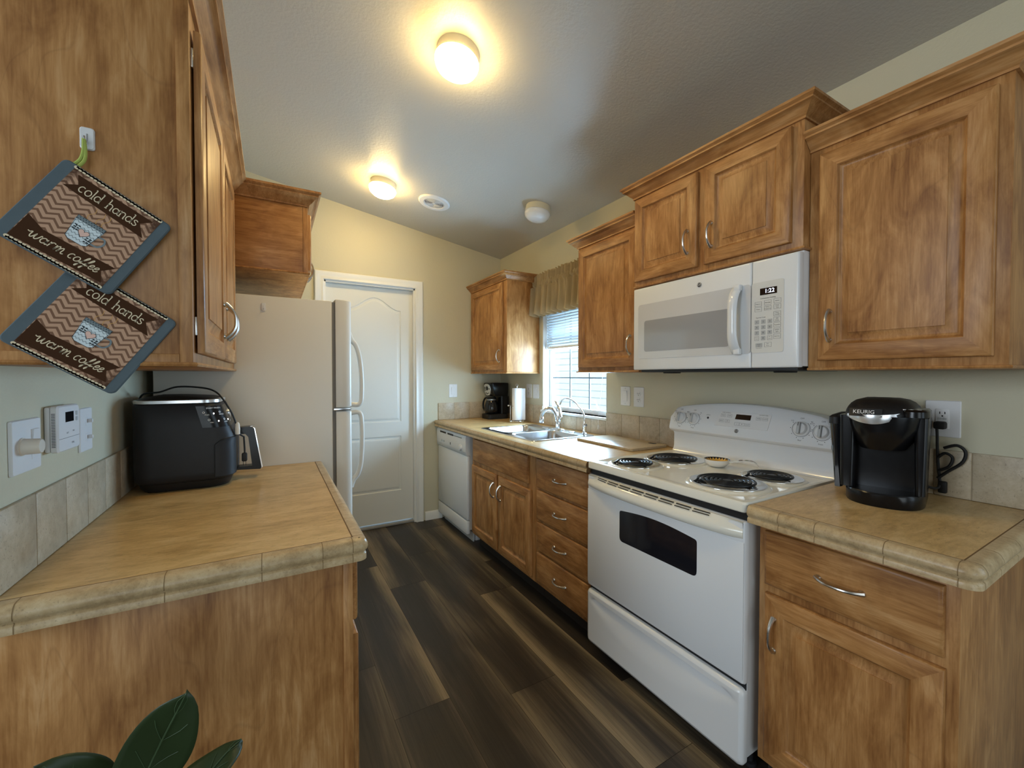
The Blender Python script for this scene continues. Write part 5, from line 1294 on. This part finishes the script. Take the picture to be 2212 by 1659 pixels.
# ------------------------------------------------------------------ pot holders
def stroke(g, pts, w, y, mi, closed=False):
    P = [Vector(p) for p in pts]; Lf, Rt = [], []
    for i, p in enumerate(P):
        d = (P[min(i+1, len(P)-1)]-P[max(i-1, 0)]); d.normalize(); n = Vector((-d.y, d.x)); Lf.append(p+n*w/2); Rt.append(p-n*w/2)
    A = [g.bm.verts.new((p.x, y, p.y)) for p in Lf]; B = [g.bm.verts.new((p.x, y, p.y)) for p in Rt]
    for i in range(len(P)-1): g.face((A[i], A[i+1], B[i+1], B[i]), mi)
def el(cx, cy, rx, ry, a0=0, a1=360, n=14): return [(cx+rx*math.cos(math.radians(a0+(a1-a0)*i/n)), cy+ry*math.sin(math.radians(a0+(a1-a0)*i/n))) for i in range(n+1)]
LET = {
 'c': (.85, [el(.42, .5, .36, .5, 50, 310)]), 'o': (.95, [el(.45, .5, .38, .5, 0, 360)]), 'l': (.42, [[(.18, 1.75), (.18, 0)], [(.02, 1.7), (.18, 1.75)], [(.02, 0), (.36, 0)]]),
 'd': (1.0, [el(.42, .48, .36, .48, 0, 360), [(.80, 1.75), (.80, 0)], [(.62, 1.7), (.8, 1.75)], [(.8, 0), (.95, 0)]]),
 'h': (1.0, [[(.15, 1.75), (.15, 0)], [(.0, 1.7), (.15, 1.75)], [(0, 0), (.3, 0)], [(.15, .6)]+el(.47, .6, .30, .40, 150, 0)+[(.77, 0), (.9, 0)]]),
 'a': (.95, [el(.40, .46, .34, .46, 0, 360), [(.76, .95), (.76, .08), (.92, 0)]]), 'n': (.98, [[(.15, 1), (.15, 0)], [(0, .95), (.15, 1)], [(0, 0), (.3, 0)], [(.15, .6)]+el(.46, .6, .30, .40, 150, 0)+[(.76, 0), (.9, 0)]]),
 's': (.75, [[(.62, .85), (.45, 1.0), (.2, .95), (.14, .75), (.35, .55), (.6, .38), (.62, .15), (.4, -.02), (.12, .08), (.06, .2)]]),
 'w': (1.45, [[(-.5, .80), (-.2, .72), (.05, .95), (.12, .4), (.28, .02), (.5, .2), (.66, .95), (.70, .3), (.9, .02), (1.15, .3), (1.28, .95), (1.42, .8)]]),
 'A': (1.05, [el(.40, .46, .34, .46, 20, 380), [(.78, .95), (.74, .3), (.85, .02), (1.05, .2)]]), 'r': (.85, [[(.1, .95), (.16, .5), (.14, 0)], [(.14, .55), (.35, .95), (.6, .98), (.72, .85)]]),
 'm': (1.5, [[(.08, .95), (.14, .4), (.12, 0), (.25, .7), (.45, .98), (.58, .7), (.56, 0), (.7, .7), (.92, .98), (1.05, .7), (1.05, .2), (1.2, .0), (1.42, .12)]]),
 'f': (.72, [[(.0, .15), (.3, .7), (.62, 1.5), (.58, 1.8), (.42, 1.6), (.28, .6), (.16, -.5), (.08, -.75), (.0, -.5), (.3, .1), (.66, .3)]]),
 'e': (.78, [[(.05, .35), (.45, .55), (.62, .82), (.45, 1.0), (.2, .8), (.14, .35), (.32, .02), (.6, .1), (.8, .35)]]), ' ': (.75, [])}
def write(g, s, x, z, h, w, y, mi, tilt=0, smooth_=True, track=1.0):
    for ch in s:
        adv, st = LET[ch]
        for p in st:
            q = [(x+(a+tilt*b)*h, z+b*h) for a, b in p]
            if smooth_ and len(q) > 3: q = [(v.x, v.y) for v in cr([(a, b, 0) for a, b in q], 4)]
            stroke(g, q, w, y, mi)
        x += adv*h*track
    return x
def pot_holder(label, T0, ang, W, H):
    t = T('pot_holder', label, 'pot holder', T0, 'printed coffee pot holders', local=True); t.o.rotation_euler.y = math.radians(ang)
    f = .0075
    g = G(); g.loft([[Vector((p.x, y, p.y)) for p in rrect(i, W-i, -H+i, -i, .010, 5)] for i, y in ((.0015, 0), (0, -.0015), (0, -f+.002), (.0018, -f))]); t.part('binding', g, BORDER)
    g = G(); g.loft([[Vector((p.x, y, p.y)) for p in rrect(.020, W-.017, -H+.004, -.003, .003, 3)] for y in (-f, -f-.0006)]); t.part('printed_face', g, CHEV)
    y = -f-.0009
    g = G()
    def poly(P, yy, mi=0): g.face([g.bm.verts.new((p[0], yy, p[1])) for p in P], mi)
    # swallow-tailed banners
    poly([(.030, -.014), (W-.026, -.014), (W-.040, -.030), (W-.022, -.052), (.050, -.046), (.024, -.044), (.040, -.030)], y)
    poly([(.021, -.120), (.050, -.132), (W-.020, -.128), (W-.034, -.145), (W-.022, -.164), (.021, -.168)], y)
    b = t.part('banner', g, BROWN, None, 'dark brown banners', 0)
    for zz, z2 in ((-.0045, -.0030), (-H+.0062, -H+.0046)):
        g = G()
        for k in range(24): poly(el(.022+(W-.042)*k/23, zz, .0042, .0032, 0, 360, 10)[:-1], y-.0002)
        poly([(.021, z2-.0016), (W-.018, z2-.0016), (W-.018, z2+.0016), (.021, z2+.0016)], y-.0002)
        t.part('scalloped_edge', g, CREAM, None, 'cream scalloped edging', 0)
    g = G(); write(g, 'cold hands', .044, -.0395, .0112, .0016, y-.0003, 0); t.part('lettering', g, CREAM, None, 'cream hand-lettered words', 0); g = G(); write(g, 'wArm', .040, -.1535, .0110, .0016, y-.0003, 0, .18); write(g, 'coffee', .098, -.1525, .0098, .0015, y-.0003, 0, .25)
    t.part('lettering', g, CREAM, None, 'cream hand-lettered words', 0)
    # the mug
    g = G(); mx, mz, mw, mh = W*.505, -.120, .040, .040
    poly([(mx-.017, mz+.001), (mx-.011, mz-.003), (mx+.011, mz-.003), (mx+.017, mz+.001), (mx+.0225, mz+.036), (mx-.0225, mz+.036)], y-.0005, 0)
    poly([(mx-.0225, mz+.036), (mx+.0225, mz+.036), (mx+.0225, mz+.044), (mx-.0225, mz+.044)], y-.0005, 1)
    for q in range(5):
        zz = mz+.003+.0075*q; hw = .0165+.0055*min(1, (zz-mz)/.036)
        stroke(g, [(mx-hw+2*hw*i/12, zz+(.0022 if i % 2 else -.0010)) for i in range(13)], .0012, y-.0007, 1)
    for i in range(10):
        for jj in range(2): c_ = (mx-.020+.0044*i+.0022*jj, mz+.0380+.0038*jj); poly(el(*c_, .0009, .0009, 0, 360, 6)[:-1], y-.0007, 2)
    hp_ = [(mx+.001+.0085*(16*math.sin(a)**3)/16, mz+.018+.0085*(13*math.cos(a)-5*math.cos(2*a)-2*math.cos(3*a)-math.cos(4*a))/16) for a in [2*PI*i/26 for i in range(26)]]
    poly(hp_, y-.0009, 3); stroke(g, hp_+[hp_[0]], .0007, y-.0011, 2)
    for sgn, ox, oz in ((-1, -.0125, .022), (1, .0125, .010)):
        stroke(g, [(mx+ox, mz+oz-.007), (mx+ox+sgn*.002, mz+oz+.006)], .0008, y-.0010, 2)
        for q in range(3):
            for s2 in (-1, 1): poly(el(mx+ox+s2*.0026, mz+oz-.004+q*.0042, .0022, .0011, 0, 360, 8)[:-1], y-.0010, 2)
    stroke(g, [(v.x, v.y) for v in cr([(mx+.0195, mz+.026, 0), (mx+.030, mz+.027, 0), (mx+.0335, mz+.018, 0), (mx+.028, mz+.009, 0), (mx+.0175, mz+.008, 0)], 6)], .0030, y-.0005, 1)
    for ox in (-.010, .004, .013): stroke(g, [(v.x, v.y) for v in cr([(mx+ox, mz+.045, 0), (mx+ox-.002, mz+.053, 0), (mx+ox+.003, mz+.061, 0), (mx+ox+.001, mz+.070, 0)], 5)], .0009, y-.0005, 4)
    stroke(g, [(mx-.017, mz+.001), (mx-.011, mz-.003), (mx+.011, mz-.003), (mx+.017, mz+.001), (mx+.0225, mz+.044), (mx-.0225, mz+.044), (mx-.017, mz+.001)], .0008, y-.0008, 2)
    t.part('mug_print', g, [MUGW, GREYP, INKF, PINK, GOLD], None, 'printed mug with a pink heart', 0)
    return t
p1 = pot_holder('upper pot holder printed with a mug, nearest the hook', (-.3265, 1.0855, 1.7247), 33, .183, .178)
p2 = pot_holder('lower pot holder printed with a mug, partly behind the other one', (-.3206, 1.0985, 1.537), 34.5, .184, .180)
g = G(); P = cr([(-.318, 1.085, 1.716), (-.308, 1.084, 1.728), (-.3030, 1.082, 1.745), (-.3015, 1.080, 1.766), (-.3000, 1.082, 1.750), (-.3015, 1.083, 1.728), (-.3120, 1.084, 1.712)], 6)
M_ = Matrix.Rotation(math.radians(-33), 3, 'Y'); P = [M_ @ (p-Vector((-.3265, 1.0855, 1.7247))) for p in P]
g.tube(P, .0027, 8); o = g.build('hanging_loop', LIME, p1.o); o['label'] = 'lime green ribbon loop'

# ------------------------------------------------------------------ plant in the foreground
random.seed(5)
px_, py_ = -.20, .80
t = T('potted_plant', 'dark green broad-leaved plant in the lower left foreground', 'plant', (px_, py_, 0))
g = G(); g.lathe([(.095, 0), (.100, .01), (.125, .20), (.130, .205), (.132, .235), (.122, .238), (.118, .215)], (px_, py_, 0), n=40, cap1=False); t.part('pot', g, POT)
g = G(); g.lathe([(.119, .212), (.06, .222), (0, .224)], (px_, py_, 0), n=30, cap0=False, cap1=False); t.part('soil', g, SOIL)
def leaf(base, tip, width, nrm, bend=.02, fold=.12):
    b, e = Vector(base), Vector(tip); ax = e-b; Ln = ax.length; ax.normalize(); n = Vector(nrm); n = (n-ax*n.dot(ax)).normalized(); s = ax.cross(n)
    g = G(); rows = []; K = 18; H_ = 5
    for i in range(K+1):
        u = i/K; w = width*(math.sin(PI*min(1, u**1.12))**.62)*(1-.05*u); c = b+ax*Ln*u+n*(-bend*4*u*(1-u)*.0+bend*(u*u))
        if u > .93: w *= .9
        row = []
        for j in range(-H_, H_+1):
            v = j/H_; row.append(g.bm.verts.new(c+s*w*v+n*(abs(v)*w*fold+.004*math.sin(u*9+v*2))))
        rows.append(row)
    for i in range(K):
        for j in range(2*H_): g.face((rows[i][j], rows[i][j+1], rows[i+1][j+1], rows[i+1][j]), 1 if j in (H_-1, H_) and False else 0)
    # midrib and side veins
    rib = [(rows[i][H_].co+n*.0012).copy() for i in range(K+1)]; g.tube(rib, [.0016*(1-.7*i/K)+.0004 for i in range(K+1)], 5, 1)
    for q in range(3, K-2, 4):
        for sd in (-1, 1):
            pts = [rows[min(K, q+k2)][H_+sd*k2].co+n*.0008 for k2 in range(0, 4)]; g.tube([p.copy() for p in pts], .0005, 4, 1)
    o = t.part('leaf', g, [LEAF, LEAFV], None, None, 60); m_ = o.modifiers.new('thickness', 'SOLIDIFY'); m_.thickness = .0008; return o
leaf((-.192, .765, .690), (-.108, .745, .882), .044, (.15, -1, .35))
leaf((-.205, .775, .690), (-.272, .760, .824), .046, (.3, -.85, .4), .01)
leaf((-.165, .765, .675), (-.066, .745, .716), .032, (0, -.6, .8), -.01)
leaf((-.19, .80, .64), (-.33, .86, .70), .040, (.1, -.3, .9), -.02)
leaf((-.21, .79, .60), (-.30, .68, .66), .040, (.2, -.2, .9), -.02)
leaf((-.17, .81, .62), (-.06, .88, .68), .038, (-.1, -.2, .9), -.02)
leaf((-.18, .78, .56), (-.09, .68, .60), .038, (-.2, -.1, .9), -.02)
for tip in ((-.192, .765, .692), (-.195, .770, .692), (-.165, .765, .677)):
    g = G(); b_ = Vector((px_+(tip[0]-px_)*.3, py_, .222)); g.tube(cr([b_, Vector((px_+(tip[0]-px_)*.35, .795, .42)), Vector((px_+(tip[0]-px_)*.7, .785, .60)), tip], 6), .0040, 8); t.part('stem', g, STEM)

# ------------------------------------------------------------------ neighbour's house outside the window
t = T('neighbour_house', 'bright white lap-sided house seen through the kitchen window', 'house', (4.6, 3.0, -.6))
SID = plain('white_lap_siding', lin(226, 226, 220), .7)
def siding(x0, y0, y1, z0, z1):
    g = G(); z = z0
    while z < z1:
        g.prism([(x0+.05, z), (x0-.012, z), (x0, z+.112), (x0+.05, z+.112)], 'y', y0, y1); z += .112
    return g
t.part('siding', siding(4.6, 3.90, 9, -.6, 3.2), SID); t.part('siding', siding(5.3, -1, 3.62, -.6, 3.2), SID)
g = G(); g.box((4.58, 3.62, -.6), (5.35, 3.90, 3.2), .004); t.part('corner_board', g, WHITE)
g = G(); g.box((4.0, -1.2, 3.2), (7.5, 9, 3.3)); t.part('eave', g, WHITE)
g = G(); g.box((2.2, -6, -.75), (9, 12, -.6)); struct('ground_outside', g, plain('pale_gravel', lin(170, 160, 146), .9, noise=.4))
